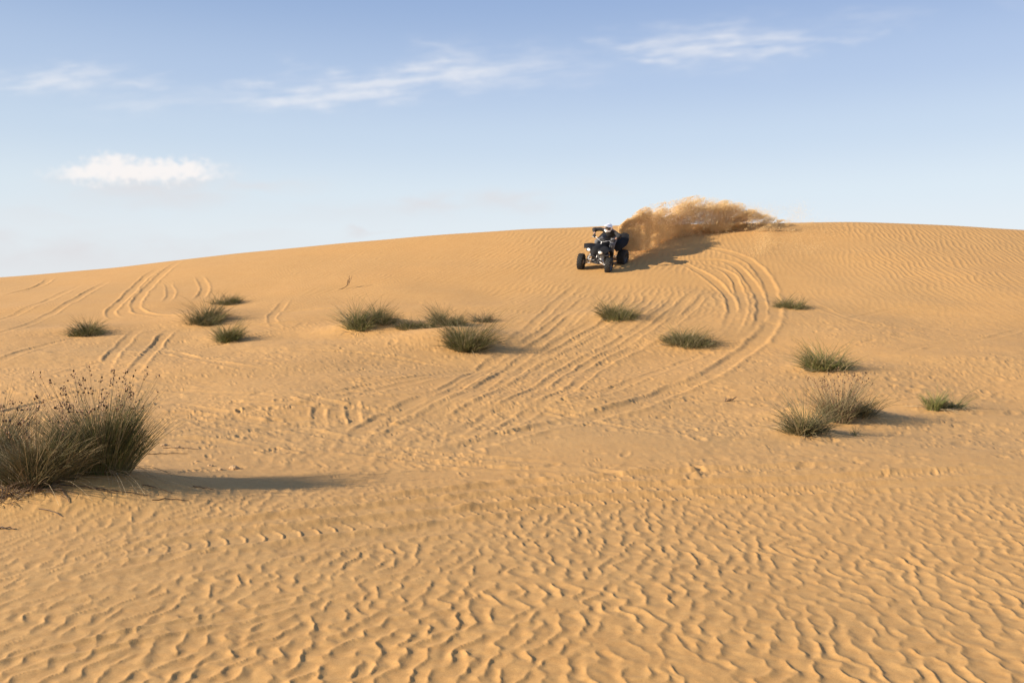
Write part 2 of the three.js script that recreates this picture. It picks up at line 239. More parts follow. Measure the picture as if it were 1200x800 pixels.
// hollows between sharp crests: steep just past each crest, easing to a long gentle rise to the next one
const profile = (ph) => Math.pow(ph, 1.75) - ph;
const nearRipple = makeRipple(0.205, 2, 0.109, 0.16, 0.50, 101), midRipple = makeRipple(0.4, 2, 0.15, 0.2, 0.55, 303), farRipple = makeRipple(0.6, 2, 0.205, (x) => lerp(0.62, 0.14, smooth(-5, 13, x)), 0.20, 202);
const out2 = [0, 0];
function detail(x, z) {                                              // everything finer than the dune itself
  const d = -z;
  if (d > 42 || d < 1.5) return 0;
  let y = 0, keep = 1, rough = 0;
  const b = bins.get(key(Math.floor(x / CELL), Math.floor(z / CELL)));
  if (b) {
    let last = -1, best = null, bs = 9;
    const seen = []; let yPit = 0, yRim = 0;
    for (const s of b.s) {
      const px = x - s.ax, pz = z - s.az; let t = px * s.dx + pz * s.dz; const tc = clamp(t, 0, s.len), lx = px - s.dx * tc, lz = pz - s.dz * tc, dist = Math.hypot(lx, lz);
      const e = seen.find((q) => q.id === s.id); const side = s.dx * pz - s.dz * px;
      if (!e) seen.push({ id: s.id, s, dist, side: side < 0 ? -dist : dist, arc: s.s0 + tc }); else if (dist < e.dist) { e.s = s; e.dist = dist; e.side = side < 0 ? -dist : dist; e.arc = s.s0 + tc; }
    }
    for (const e of seen) {
      const s = e.s, wob = 1 + 0.35 * noise2(e.arc * 1.3, s.id * 9.7, 60), q = e.dist / (s.hw * wob); if (q > 2.3) continue;
      const ends = smooth(0, Math.min(2.5, s.L * 0.3), e.arc) * smooth(0, Math.min(2.5, s.L * 0.3), s.L - e.arc), amp = ends * (0.75 + (s.pitch && s.L > 9 ? 0.35 : 0.8) * noise2(e.arc * 0.7, s.id * 3.1, 61));
      const pit = 1 - smooth(0.55, 1.12, q), berm = Math.exp(-(((q - 1.28) / 0.3) ** 2)) * (1 + 0.9 * noise2(e.arc * 3.5, e.side > 0 ? s.id : s.id + 40, 62));
      const crumble = 1 + 0.7 * noise2(x * 9, z * 9, 63);
      yPit = Math.min(yPit, -amp * s.depth * pit); yRim = Math.max(yRim, amp * s.rim * berm * crumble * (1 - pit));
      if (s.pitch) {                                                 // thin curved bars left standing between the lugs
        const lat = e.side / s.hw, f = ((e.arc + 0.045 * lat * lat + 0.012 * noise2(e.arc * 5, lat * 2, 64)) / s.pitch) % 1, u = f < 0 ? f + 1 : f;
        y += ends * pit * 0.0095 * Math.exp(-(((u - 0.5) / 0.09) ** 2)) * smooth(-0.35, 0.45, noise2(e.arc * 0.8, s.id * 5.3, 65) + 0.1);
      }
      const inside = 1 - smooth(0.9, 1.7, q); keep *= 1 - s.fade * ends * inside; rough = Math.max(rough, 0.4 * ends * inside);
    }
    y += yPit + yRim * (1 + yPit / 0.02 > 0 ? 1 + yPit / 0.02 : 0);
    for (const p of b.p) {
      const dx = x - p.x, dz = z - p.z, u = (dx * p.c + dz * p.s) / p.len, v = (-dx * p.s + dz * p.c) / p.wid, q = u * u + v * v; if (q > 4.5) continue;
      const g = Math.exp(-q * q * 0.9); y += p.depth * (-g + 0.55 * Math.exp(-((Math.sqrt(q) - 1.45) ** 2) * 7) * (1 + p.skew * u)); keep *= 1 - 0.5 * g;
    }
  }
  const edge = fbm(x / 2.2, z / 1.1, 3, 70), left = smooth(-6, -13, x);
  // foreground sheet of sharp broken ripples
  const mNear = smooth(8.3, 7.2, d - edge * 1.2) * (0.75 + 0.25 * smooth(-0.35, 0.2, noise2(x / 1.7, z / 1.3, 71))) * (1 - 0.45 * smooth(-2.2, -4.2, x) * smooth(4.6, 6.2, d));
  if (mNear > 0.02) {
    const wx = x + 0.06 * noise2(x * 2.6, z * 2.6, 72) + 0.060 * noise2(x * 7.6, z * 7.6, 66) + 0.018 * noise2(x * 17, z * 17, 67), wz = z + 0.05 * noise2(x * 2.6 + 5, z * 2.6, 73);
    nearRipple(wx, wz, out2); y += keep * mNear * out2[1] * 0.056 * (0.95 + 0.35 * noise2(x * 1.8, z * 1.8, 74)) * (profile(out2[0]) + 0.1);
  }
  // the churned middle: remnants of ripples
  const mMid = smooth(7.2, 9.5, d) * smooth(27, 21, d) * smooth(-0.1, 0.35, noise2(x / 3.2, z / 3.2, 75));
  if (mMid > 0.02) { midRipple(x, z, out2); y += keep * mMid * out2[1] * 0.032 * (profile(out2[0]) + 0.1); }
  // long regular ripples on the upper face
  const mFar = smooth(20, 27, d + edge * 3) * (0.25 + 0.75 * smooth(37.0, 35.0, d)) * smooth(38.5, 37, d) * (1 - 0.85 * left * smooth(-0.5, 0.2, edge + 0.2)) * (0.25 + 0.75 * smooth(-0.28, 0.12, noise2(x / 5, z / 3.4, 76) + 0.12)) * (0.35 + 0.65 * (smooth(9.2, 6, x) + smooth(11, 13.5, x) * smooth(24.5, 29, d)));
  if (mFar > 0.02) { const wx = x + 0.14 * noise2(x * 0.8, z * 0.8, 77); farRipple(wx, z, out2); y += keep * mFar * (0.35 + 0.65 * out2[1]) * 0.088 * (profile(out2[0]) + 0.1); }
  const churn = Math.max(rough, smooth(7.6, 9.5, d) * smooth(30, 20, d) * (0.55 + 0.6 * noise2(x / 2.6, z / 2.6, 78)));
  if (churn > 0.02) { const n1 = noise2(x * 3.1, z * 3.1, 80), n2 = noise2(x * 7.3, z * 7.3, 81), n3 = noise2(x * 15, z * 15, 82); y += churn * (0.018 * n1 + 0.009 * n2 + 0.005 * n3); }
  y += 0.0022 * noise2(x * 21, z * 21, 83) * smooth(16, 8, d);
  return y;
}
const height = (x, z) => macro(x, z) + detail(x, z);

function sandGeometry() {
  const rows = [];
  for (const d of [-900, -300, -120, -60, -30, -16, -9, -5, -2.5, -0.8, 0.4, 1.2]) rows.push(d);
  let d = 1.8; while (d < 38.2) { rows.push(d); d += clamp(d * d / (EYE * 887) * 1.25, 0.006, 0.09); }
  while (d < 60) { rows.push(d); d += 0.5; }
  while (d < 4000) { rows.push(d); d *= 1.18; }
  const cols = [], N = 1270, O = 26;
  for (let i = O; i >= 1; i--) cols.push([-1, i / O]);
  for (let i = 0; i <= N; i++) cols.push([i / N * 2 - 1, 0]);
  for (let i = 1; i <= O; i++) cols.push([1, i / O]);
  const nr = rows.length, nc = cols.length, pos = new Float32Array(nr * nc * 3), uv = new Float32Array(nr * nc * 2), col = new Float32Array(nr * nc * 3);
  for (let i = 0; i < nr; i++) {
    const dd = rows[i], hw = 0.61 * Math.max(dd, 1.5) + 0.85, far = Math.max(60, 2.2 * Math.abs(dd));
    for (let j = 0; j < nc; j++) {
      const [u, o] = cols[j], x = u * (hw + (far - hw > 0 ? far - hw : 0) * Math.pow(o, 3)), z = -dd, k = i * nc + j;
      const y = macro(x, z) + (o < 0.35 ? detail(x, z) * (1 - o / 0.35) : 0);
      pos[k * 3] = x; pos[k * 3 + 1] = y; pos[k * 3 + 2] = z; uv[k * 2] = x; uv[k * 2 + 1] = z;
      // patches of differently coloured grains
      const t = fbm(x / 7, z / 4.5, 3, 90), c = fbm(x / 0.9, z / 0.6, 2, 94) * (dd < 25 ? 1 : 0.5), gold = Math.exp(-(((x + 4.4) / 1.3) ** 2 + ((z + 7.2) / 0.55) ** 2)) * clamp(0.6 + 0.9 * fbm(x * 3, z * 3, 2, 96));
      const v = 1 + 0.05 * t + 0.05 * c;
      col[k * 3] = v * (1 + 0.04 * gold); col[k * 3 + 1] = v * (1 - 0.035 * t + 0.06 * gold); col[k * 3 + 2] = v * (1 - 0.10 * t - 0.18 * gold);
    }
  }
  const idx = new Uint32Array((nr - 1) * (nc - 1) * 6); let n = 0;
  for (let i = 0; i < nr - 1; i++) for (let j = 0; j < nc - 1; j++) { const a = i * nc + j, b = a + 1, c = a + nc, e = c + 1; idx[n++] = a; idx[n++] = b; idx[n++] = c; idx[n++] = b; idx[n++] = e; idx[n++] = c; }
  const g = new THREE.BufferGeometry();
  g.setAttribute('position', new THREE.BufferAttribute(pos, 3)); g.setAttribute('uv', new THREE.BufferAttribute(uv, 2)); g.setAttribute('color', new THREE.BufferAttribute(col, 3)); g.setIndex(new THREE.BufferAttribute(idx, 1));
  g.computeVertexNormals();
  console.log('sand', nr, nc, nr * nc * 2);
  return g;
}
// grains: a tile of 1.7 m, fine speckle in colour and relief
function grainTextures() {
  const n = 1024, c = new Uint8Array(n * n * 4), b = new Uint8Array(n * n * 4), r = rng(5), f = new Float32Array(n * n), m = new Float32Array(n * n);
  for (let i = 0; i < n * n; i++) f[i] = r();
  for (let s = 0; s < 6; s++) { const k = 8 << s, g = new Float32Array(k * k); for (let i = 0; i < k * k; i++) g[i] = r() - 0.5; for (let y = 0; y < n; y++) for (let x = 0; x < n; x++) { const u = x / n * k, v = y / n * k, i = Math.floor(u), j = Math.floor(v), a = smooth(0, 1, u - i), e = smooth(0, 1, v - j), i1 = (i + 1) % k, j1 = (j + 1) % k; m[y * n + x] += (lerp(lerp(g[j * k + i], g[j * k + i1], a), lerp(g[j1 * k + i], g[j1 * k + i1], a), e)) * (s < 2 ? 0.5 : 1); } }
  for (let i = 0; i < n * n; i++) {
    const sp = f[i] < 0.02 ? -0.22 : f[i] > 0.985 ? 0.10 : (f[i] - 0.5) * 0.10, v = 1 - 0.07 + sp + m[i] * 0.022;
    c[i * 4] = clamp(v) * 255; c[i * 4 + 1] = clamp(v * (1 + m[i] * 0.012)) * 255; c[i * 4 + 2] = clamp(v * (1 + m[i] * 0.03)) * 255; c[i * 4 + 3] = 255;
    const h = clamp(0.5 + m[i] * 0.07 + (f[i] - 0.5) * 0.25); b[i * 4] = b[i * 4 + 1] = b[i * 4 + 2] = h * 255; b[i * 4 + 3] = 255;
  }
  return [c, b].map((a, k) => { const t = new THREE.DataTexture(a, n, n, THREE.RGBAFormat); t.wrapS = t.wrapT = THREE.RepeatWrapping; t.magFilter = THREE.LinearFilter; t.repeat.set(1 / 1.7, 1 / 1.7); if (!k) t.colorSpace = THREE.SRGBColorSpace; t.needsUpdate = true; return t; });
}
const [grain, relief] = grainTextures();
const SAND = [0.565, 0.310, 0.097];
const sandMaterial = new THREE.MeshStandardMaterial({ color: new THREE.Color().setRGB(...SAND), roughness: 0.95, map: grain, bumpMap: relief, bumpScale: 0.004, vertexColors: true });
{
  const sand = part('sand_dune', sandGeometry(), sandMaterial, scene);
  sand.userData = { kind: 'structure', label: 'rippled golden sand rising to a long smooth dune crest', category: 'dune' };
}
console.log('dune', Math.round(performance.now()));
// ---------------------------------------------------------------- plants of the sand: sedge and grass tussocks
const blade = (c, rough = 0.75) => new THREE.MeshStandardMaterial({ color: new THREE.Color().setRGB(...c), roughness: rough, vertexColors: true, side: THREE.DoubleSide });
const plantMaterial = blade([1, 1, 1]);
class Stalks {                                                       // thin three-sided tapering stems collected into one geometry
  constructor() { this.p = []; this.n = []; this.c = []; this.i = []; }
  add(points, r0, r1, color) {
    const n = points.length, base = this.p.length / 3, T = new THREE.Vector3(), A = new THREE.Vector3(), B = new THREE.Vector3(), up = new THREE.Vector3(0.31, 0.2, 0.93);
    for (let k = 0; k < n; k++) {
      T.subVectors(points[Math.min(k + 1, n - 1)], points[Math.max(k - 1, 0)]).normalize(); A.crossVectors(T, up).normalize(); B.crossVectors(T, A);
      const r = lerp(r0, r1, k / (n - 1));
      for (let q = 0; q < 3; q++) { const a = q / 3 * 2 * Math.PI, ca = Math.cos(a), sa = Math.sin(a); const nx = A.x * ca + B.x * sa, ny = A.y * ca + B.y * sa, nz = A.z * ca + B.z * sa; this.p.push(points[k].x + nx * r, points[k].y + ny * r, points[k].z + nz * r); this.n.push(nx, ny, nz); this.c.push(color[0], color[1], color[2]); }
      if (k) for (let q = 0; q < 3; q++) { const a = base + (k - 1) * 3 + q, b = base + (k - 1) * 3 + (q + 1) % 3; this.i.push(a, b, a + 3, b, b + 3, a + 3); }
    }
  }
  clump(at, r, color, rand) {                                        // a small ragged seed head
    const g = CLUMP, base = this.p.length / 3; const sx = 0.7 + rand() * 0.6, sy = 0.8 + rand() * 0.9, a = rand() * 6.3, ca = Math.cos(a), sa = Math.sin(a);
    for (let k = 0; k < g.v.length; k += 3) { const x = g.v[k] * sx, y = g.v[k + 1] * sy, z = g.v[k + 2]; this.p.push(at.x + (x * ca - z * sa) * r, at.y + y * r, at.z + (x * sa + z * ca) * r); this.n.push(g.v[k], g.v[k + 1], g.v[k + 2]); this.c.push(color[0], color[1], color[2]); }
    for (const k of g.i) this.i.push(base + k);
  }
  build(name, parent, extra) {
    if (!this.i.length) return null;
    const g = new THREE.BufferGeometry(); g.setAttribute('position', new THREE.Float32BufferAttribute(this.p, 3)); g.setAttribute('normal', new THREE.Float32BufferAttribute(this.n, 3)); g.setAttribute('color', new THREE.Float32BufferAttribute(this.c, 3)); g.setIndex(this.i);
    return part(name, g, plantMaterial, parent, extra);
  }
}
const CLUMP = (() => { const g = new THREE.OctahedronGeometry(1, 0), p = g.attributes.position, seen = new Map(), v = [], i = []; for (let k = 0; k < p.count; k++) { const q = [p.getX(k), p.getY(k), p.getZ(k)].map((t) => Math.round(t * 1e3) / 1e3), s = q.join(); if (!seen.has(s)) { seen.set(s, v.length / 3); v.push(...q); } i.push(seen.get(s)); } return { v, i }; })();
const GREEN = [[0.115, 0.112, 0.028], [0.085, 0.088, 0.024], [0.15, 0.135, 0.038], [0.125, 0.105, 0.034]], FRESH = [[0.15, 0.17, 0.04], [0.12, 0.14, 0.036], [0.20, 0.19, 0.058], [0.15, 0.135, 0.046]], OLIVE = [[0.15, 0.125, 0.048], [0.11, 0.10, 0.038], [0.20, 0.16, 0.068], [0.125, 0.12, 0.042]], STRAW = [[0.36, 0.27, 0.14], [0.28, 0.20, 0.10], [0.42, 0.33, 0.19]], BROWN = [[0.15, 0.09, 0.05], [0.10, 0.06, 0.036], [0.21, 0.135, 0.075]];
const pick = (a, r) => { const c = a[Math.floor(r() * a.length)], v = 0.8 + r() * 0.4; return [c[0] * v, c[1] * v, c[2] * v]; };
// one arching blade: from a foot, leaning outwards, bending under its weight
function arc(x, z, az, lean, len, droop, seg, r, ground) {
  const pts = []; let dx = Math.cos(az) * Math.sin(lean), dz = Math.sin(az) * Math.sin(lean), dy = Math.cos(lean), px = x, py = ground, pz = z; const st = len / seg, wob = (r() - 0.5) * 0.25;
  for (let k = 0; k <= seg; k++) { pts.push(new THREE.Vector3(px, py, pz)); px += dx * st; py += dy * st; pz += dz * st; const out = droop / seg; dx += Math.cos(az + wob) * out * 0.8; dz += Math.sin(az + wob) * out * 0.8; dy -= out * (0.5 + k * 0.2); const l = Math.hypot(dx, dy, dz); dx /= l; dy /= l; dz /= l; }
  return pts;
}
// tussock(label, photo pixel of its foot, width and height in metres, ...)
function tussock(name, label, px, py, width, tall, o = {}) {
  const r = rng(o.seed ?? Math.round(px * 31 + py * 7)), at = onSand(px, py), t = thing(name, label, 'grass', o.group), colors = o.colors ?? GREEN;
  t.position.set(at.x, height(at.x, at.z) - 0.015, at.z);
  const y0 = (x, z) => Math.min(macro(at.x + x, at.z + z) - macro(at.x, at.z) + 0.01, 0.25), B = new Stalks(), D = new Stalks(), S = new Stalks(), n = o.n ?? 620, seg = o.seg ?? 3, th = o.thick ?? 0.0042, core = Math.min((o.core ?? 0.55) * (o.upright ? 1 : 1.3), 0.9) * width / 2;
  const deep = o.deep ?? 0.8, bias = o.bias ?? 0;
  // a tussock is a handful of tufts grown into one another, each with its own height, tint and tilt
  const tufts = []; for (let k = 0, m = o.tufts ?? (5 + Math.floor(r() * 4)); k < m; k++) { const a = r() * 2 * Math.PI, q = k ? Math.sqrt(0.15 + 0.85 * r()) : 0.1; tufts.push({ x: Math.cos(a) * q * core * 0.72, z: Math.sin(a) * q * core * deep * 0.72, s: (0.74 + 0.45 * r()) * (1 - 0.22 * q), tint: 0.8 + 0.45 * r(), tilt: 0.22 * r(), az: r() < 0.6 ? -0.2 + 0.6 * r() : r() * 6.3, w: 0.5 + r(), q }); }
  const weight = tufts.reduce((t, k) => t + k.w, 0);
  for (let i = 0; i < n; i++) {
    let pickAt = r() * weight, tf = tufts[0]; for (const k of tufts) { pickAt -= k.w; if (pickAt <= 0) { tf = k; break; } }
    const a = r() * 2 * Math.PI, q = Math.sqrt(r()), x = tf.x + Math.cos(a) * q * core * 0.5, z = tf.z + Math.sin(a) * q * core * deep * 0.5, out = Math.atan2(z, x), az = r() < 0.22 ? r() * 6.3 : r() < tf.tilt * 2 ? tf.az + (r() - 0.5) : (r() < 0.5 ? a : out) + (r() - 0.5) * 1.2;
    const lean = (o.upright ? 0.04 + (0.5 * q + 0.5 * tf.q) * (0.34 + 0.3 * r()) : 0.1 + q * q * (0.4 + 0.55 * r()) + 0.24 * tf.q + 0.3 * r() * r()) + tf.tilt + (o.flat ?? 0) * r();
    const L = tall * tf.s * 1.12 * (o.upright ? 0.4 + 0.65 * r() : 0.4 + 0.75 * r()) * (o.upright ? 1 - 0.22 * q : 1.1 - 0.42 * q * q) * (1 + bias * Math.cos(a)) * (0.8 + 0.95 * noise2(x * 5 / width + px, z * 5 / width + py, 55) + 0.1);
    const dry = r() < (o.dry ?? 0.13), pts = arc(x, z, az, lean, L, (o.droop ?? 0.6) * (0.3 + 1.4 * r()), seg, r, y0(x, z));
    (dry ? D : B).add(pts, th * (0.8 + 0.5 * r()), th * 0.25, dry ? pick(STRAW, r) : pick(colors, r).map((v) => v * tf.tint));
    if (o.heads && r() < o.heads && L > tall * 0.5) {
      const e = pts[pts.length - 1], c = pick(BROWN, r);
      for (let k = 0, m = 3 + Math.floor(r() * 4); k < m; k++) S.clump(new THREE.Vector3(e.x + (r() - 0.5) * 0.035, e.y + (r() - 0.4) * 0.04, e.z + (r() - 0.5) * 0.035), 0.006 + r() * 0.006, c, r);
    }
  }
  for (let i = 0; i < (o.twigs ?? 0); i++) {                         // thin brown flowering stems standing above the leaves
    const a = r() * 2 * Math.PI, q = Math.sqrt(r()) * 0.9, x = Math.cos(a) * q * core, z = Math.sin(a) * q * core * deep, pts = arc(x, z, a + (r() - 0.5), 0.05 + q * 0.45, tall * (0.6 + 0.45 * r()), 0.22 * r(), seg + 1, r, y0(x, z)), c = pick(BROWN, r);
    D.add(pts, th * 0.7, th * 0.4, r() < 0.5 ? pick(STRAW, r) : [c[0] * 1.5, c[1] * 1.5, c[2] * 1.4]);
    const e = pts[pts.length - 1], f = pts[pts.length - 2];
    for (let k = 0, m = 3 + Math.floor(r() * 4); k < m; k++) { const u = Math.pow(r(), 1.5) * 0.5, ang = r() * 6.3, rr = 0.028 * r(); S.clump(new THREE.Vector3(lerp(e.x, f.x, u) + Math.cos(ang) * rr, lerp(e.y, f.y, u) + (r() - 0.4) * 0.05, lerp(e.z, f.z, u) + Math.sin(ang) * rr), 0.004 + r() * 0.006, [c[0] * 2.0, c[1] * 1.85, c[2] * 1.7], r); }
  }
  for (let i = 0; i < (o.fallen ?? 16); i++) { const a = (o.fallenAz ?? 0) + (r() - 0.5) * (o.fallenSpread ?? 6), x = Math.cos(a) * core * 0.8, z = Math.sin(a) * core * deep * 0.8, L = tall * (0.35 + 0.5 * r()), pts = []; for (let k = 0; k <= 4; k++) { const u = k / 4, X = x + Math.cos(a) * L * u, Z = z + Math.sin(a) * L * u * 0.8; pts.push(new THREE.Vector3(X, y0(X, Z) + 0.02 + 0.10 * Math.sin(Math.PI * u) * (0.3 + 0.7 * (i % 3) / 2) * tall, Z)); } D.add(pts, th, th * 0.4, pick(STRAW, r)); }
  B.build('leaf_blades', t, { kind: 'stuff' }); D.build('dry_stalks', t, { kind: 'stuff' }); S.build('seed_heads', t, { kind: 'stuff' });
  return t;
}
// the big clump on the left
tussock('sedge_clump', 'tall upright olive sedge clump with brown seed heads and a long shadow', 116, 553, 0.84, 0.90, { deep: 0.6, n: 3200, seg: 5, upright: true, colors: OLIVE.concat(FRESH), thick: 0.0027, core: 0.5, tufts: 7, dry: 0.13, twigs: 75, fallen: 26, fallenAz: 0.4, fallenSpread: 1.4, droop: 0.22, seed: 3 });
tussock('sedge_clump', 'shaggy brown-green sedge clump leaning over, crowded against the tall upright one', 34, 563, 0.98, 0.76, { deep: 0.6, n: 2700, seg: 5, upright: true, colors: OLIVE, thick: 0.0027, core: 0.72, tufts: 9, dry: 0.2, twigs: 55, fallen: 40, droop: 0.45, flat: 0.3, seed: 4 });
tussock('sedge_clump', 'dark seedy sedge clump standing at the edge of the sedge thicket', -18, 556, 0.8, 0.66, { deep: 0.6, n: 1300, seg: 4, upright: true, colors: OLIVE, thick: 0.003, core: 0.7, dry: 0.2, twigs: 40, droop: 0.35, seed: 6 });
tussock('dead_thatch', 'low mat of dark dead stalks at the foot of the sedge thicket', 14, 578, 0.75, 0.26, { n: 520, seg: 3, colors: BROWN, thick: 0.003, core: 0.8, dry: 0.25, droop: 1.0, flat: 0.9, seed: 5 });
// tussocks up the slope
const G = 'grass tussocks scattered on the dune face';
tussock('grass_tussock', 'low dark green tussock alone beside wheel ruts on the dune shoulder', 104, 391, 1.30, 0.48, { group: G, n: 1.15 * 700, droop: 0.8, core: 0.62 });
tussock('grass_tussock', 'dense dark rounded tussock, the bigger of a touching pair below a smaller one', 240, 377, 1.20, 0.78, { group: G, n: 1.15 * 900, core: 0.62 });
tussock('grass_tussock', 'small dark tussock tucked uphill behind the dense rounded one', 264, 356, 0.98, 0.37, { group: G, n: 1.15 * 500, droop: 0.7, core: 0.66 });
tussock('grass_tussock', 'spiky fresh green tussock just downhill of the dark touching pair', 266, 399, 0.94, 0.61, { group: G, n: 1.15 * 640, colors: FRESH, core: 0.5 });
tussock('grass_tussock', 'spiky tussock at the outer end of the row of tussocks on a sand hummock', 418, 386, 0.98, 0.71, { group: G, n: 1.15 * 640, colors: GREEN.concat(FRESH), core: 0.5 });
tussock('grass_tussock', 'broad grey-green tussock touching the spiky one at the end of the row', 446, 375, 1.04, 0.51, { group: G, n: 1.15 * 620, colors: OLIVE.concat(GREEN), core: 0.62 });
tussock('grass_tussock', 'flat dark tussock in the middle of the row, in a dip of the hummock', 485, 382, 1.13, 0.36, { group: G, n: 1.15 * 480, droop: 0.9, core: 0.66 });
tussock('grass_tussock', 'grey-green tussock uphill behind the largest one in the row', 522, 380, 1.14, 0.51, { group: G, n: 1.15 * 620, colors: OLIVE.concat(GREEN), core: 0.62 });
tussock('grass_tussock', 'largest dark green tussock of the row, casting a long shadow on bare sand', 547, 406, 1.20, 0.94, { group: G, n: 1.15 * 980, core: 0.58 });
tussock('grass_tussock', 'small dry brownish tussock at the uphill end of the row', 566, 377, 0.63, 0.40, { group: G, n: 1.15 * 260, colors: BROWN.concat(OLIVE), dry: 0.2, droop: 0.9 });
tussock('grass_tussock', 'wide low green tussock directly downhill of the quad bike', 727, 371, 1.30, 0.55, { group: G, n: 1.15 * 720, core: 0.62 });
tussock('grass_tussock', 'wide low tussock inside the curve of the fresh wheel loop', 808, 402, 1.36, 0.55, { group: G, n: 1.15 * 800, core: 0.68, droop: 0.7, colors: GREEN.concat(OLIVE) });
tussock('grass_tussock', 'small compact tussock just outside the bend of the wheel loop', 927, 360, 0.98, 0.44, { group: G, n: 1.15 * 480, core: 0.66 });
tussock('grass_tussock', 'bright green bushy tussock with a crisp shadow, uphill of the grey pair', 969, 432, 0.89, 0.61, { group: G, n: 1.15 * 640, colors: FRESH.concat(GREEN), core: 0.6 });
tussock('grass_tussock', 'dark grey-green tussock at the lower end of the sandy hummock', 944, 508, 0.58, 0.52, { group: G, n: 1.15 * 560, colors: OLIVE, core: 0.5, thick: 0.0034, bias: -0.15 });
tussock('grass_tussock', 'tall feathery grey-brown tussock on top of the sandy hummock', 983, 491, 0.63, 0.67, { group: G, n: 1.15 * 640, colors: OLIVE.concat(BROWN), dry: 0.12, upright: true, thick: 0.0032, core: 0.6, twigs: 60 });
tussock('grass_tussock', 'low tussock sweeping sideways from the foot of the feathery grey-brown one', 1012, 486, 0.63, 0.40, { group: G, n: 1.15 * 420, colors: OLIVE.concat(GREEN), thick: 0.0034, bias: 0.3, droop: 0.8 });
tussock('grass_tussock', 'sparse yellow-green tussock standing apart on flat pale sand', 1096, 479, 0.46, 0.41, { group: G, n: 1.15 * 320, colors: FRESH, dry: 0.18, upright: true, thick: 0.0036, core: 0.7 });
tussock('grass_tussock', 'thin wisp of grass leaning away beside the sparse yellow-green tussock', 1118, 478, 0.37, 0.28, { group: G, n: 1.15 * 120, colors: FRESH, dry: 0.2, thick: 0.0036, bias: 0.5, droop: 0.7 });
tussock('grass_sprig', 'tiny upright sprig of grass on the slope of the sandy hummock', 1003, 510, 0.10, 0.17, { n: 14, colors: FRESH, upright: true, thick: 0.003 });
// a dead twig high on the face, sticks and crumbs of crust
function deadTwig(label, px, py, len, seed, up = 0.4, name = 'dead_twig') {
  const r = rng(seed), at = onSand(px, py), t = thing(name, label, 'twig'), S = new Stalks(), L = new Stalks(); t.position.set(at.x, height(at.x, at.z), at.z);
  const grow = (p, a, e, l, rad, n, into) => { const pts = [p.clone()]; for (let k = 0; k < 4; k++) { p = p.clone().add(new THREE.Vector3(Math.cos(a) * Math.cos(e), Math.sin(e), -Math.sin(a) * Math.cos(e)).multiplyScalar(l / 4)); a += (r() - 0.5) * 0.7; e += (r() - 0.5) * 0.6; pts.push(p); } into.add(pts, rad, rad * 0.6, pick(BROWN, r)); if (n) for (let k = 0; k < 4; k++) grow(pts[1 + Math.floor(r() * 4)], a + (r() - 0.5) * 2.2, e + r() * 0.5, l * 0.5, rad * 0.6, n - 1, L); };
  grow(new THREE.Vector3(0, -0.01, 0), 0.5, up, len, 0.014, 2, S); S.build('stem', t); L.build('branches', t, { kind: 'stuff' });
  return t;
}
deadTwig('forked dead brown twig alone high on the dune face', 396, 339, 0.4, 9, 0.2);
deadTwig('dark crumb of dead root on bare sand below the wheel loop', 848, 471, 0.16, 12, 0.3, 'root_scrap');
function stick(label, px, py, len, az, seed, rad = 0.006) {
  const r = rng(seed), at = onSand(px, py), t = thing('stick', label, 'stick', 'fallen sticks round the sedge thicket'), S = new Stalks(), pts = []; t.position.set(at.x, 0, at.z);
  for (let k = 0; k <= 6; k++) { const u = (k / 6 - 0.5) * len, x = Math.cos(az) * u + (r() - 0.5) * 0.02, z = Math.sin(az) * u + (r() - 0.5) * 0.02; pts.push(new THREE.Vector3(x, height(at.x + x, at.z + z) + rad * 0.9 + (k > 1 && k < 5 ? 0.012 * r() : 0), z)); }
  S.add(pts, rad, rad * 0.5, pick(BROWN, r)); const m = S.build('stem', t); return t;
}
for (const [px, py, len, az, seed, label] of [[100, 572, 0.55, 0.2, 21, 'longest thin dark stick lying along the foot of the tall sedge clump'], [140, 576, 0.5, 0.05, 22, 'thin dark stick lying in the shade just past the longest stick'], [75, 580, 0.35, 0.9, 23, 'thin dark stick slanting out of the dead thatch'], [185, 573, 0.3, 0.3, 24, 'short dark stick lying in the middle of the sedge clump shadow'], [200, 586, 0.28, -0.2, 25, 'short dark stick on sunlit sand just below the sedge shadow'], [60, 601, 0.3, 0.5, 26, 'thin dark stick on rippled sand below the dead thatch'], [212, 526, 0.45, 0.2, 27, 'thin dark stick on bare sand uphill of the sedge shadow'], [196, 532, 0.4, -0.2, 28, 'thin dark stick crossing just below another uphill of the sedge shadow'], [238, 572, 0.18, 0.1, 29, 'shortest dark stick, lying far out along the sedge shadow']]) stick(label, px, py, len, az, seed);
stick('short dark stick lying alone at the edge of the rippled foreground', 6, 620, 0.14, 0.1, 30, 0.009);
// crusts of sand and pebbles
function clod(label, px, py, s, seed, group) {
  const r = rng(seed), at = onSand(px, py), g = new THREE.IcosahedronGeometry(s, 3), p = g.attributes.position;
  for (let k = 0; k < p.count; k++) { const x = p.getX(k), y = p.getY(k), z = p.getZ(k), q = 1 + 0.5 * (noise3(x / s * 1.6 + seed, y / s * 1.6, z / s * 1.6) - 0.5) + 0.25 * (noise3(x / s * 4, y / s * 4 + seed, z / s * 4) - 0.5); p.setXYZ(k, x * q * 1.35, y * q * 0.6, z * q); }
  g.computeVertexNormals(); const m = part(numbered('sand_clod'), g, clodMaterial, scene); m.position.set(at.x, height(at.x, at.z) + s * 0.12, at.z); m.rotation.y = r() * 6; m.userData = { label, category: 'clod' }; if (group) m.userData.group = group;
}
const clodMaterial = new THREE.MeshStandardMaterial({ color: new THREE.Color().setRGB(0.42, 0.26, 0.12), roughness: 0.95 });
clod('fist sized lump of crusted sand at the edge of the sedge shadow', 274, 549, 0.05, 41);
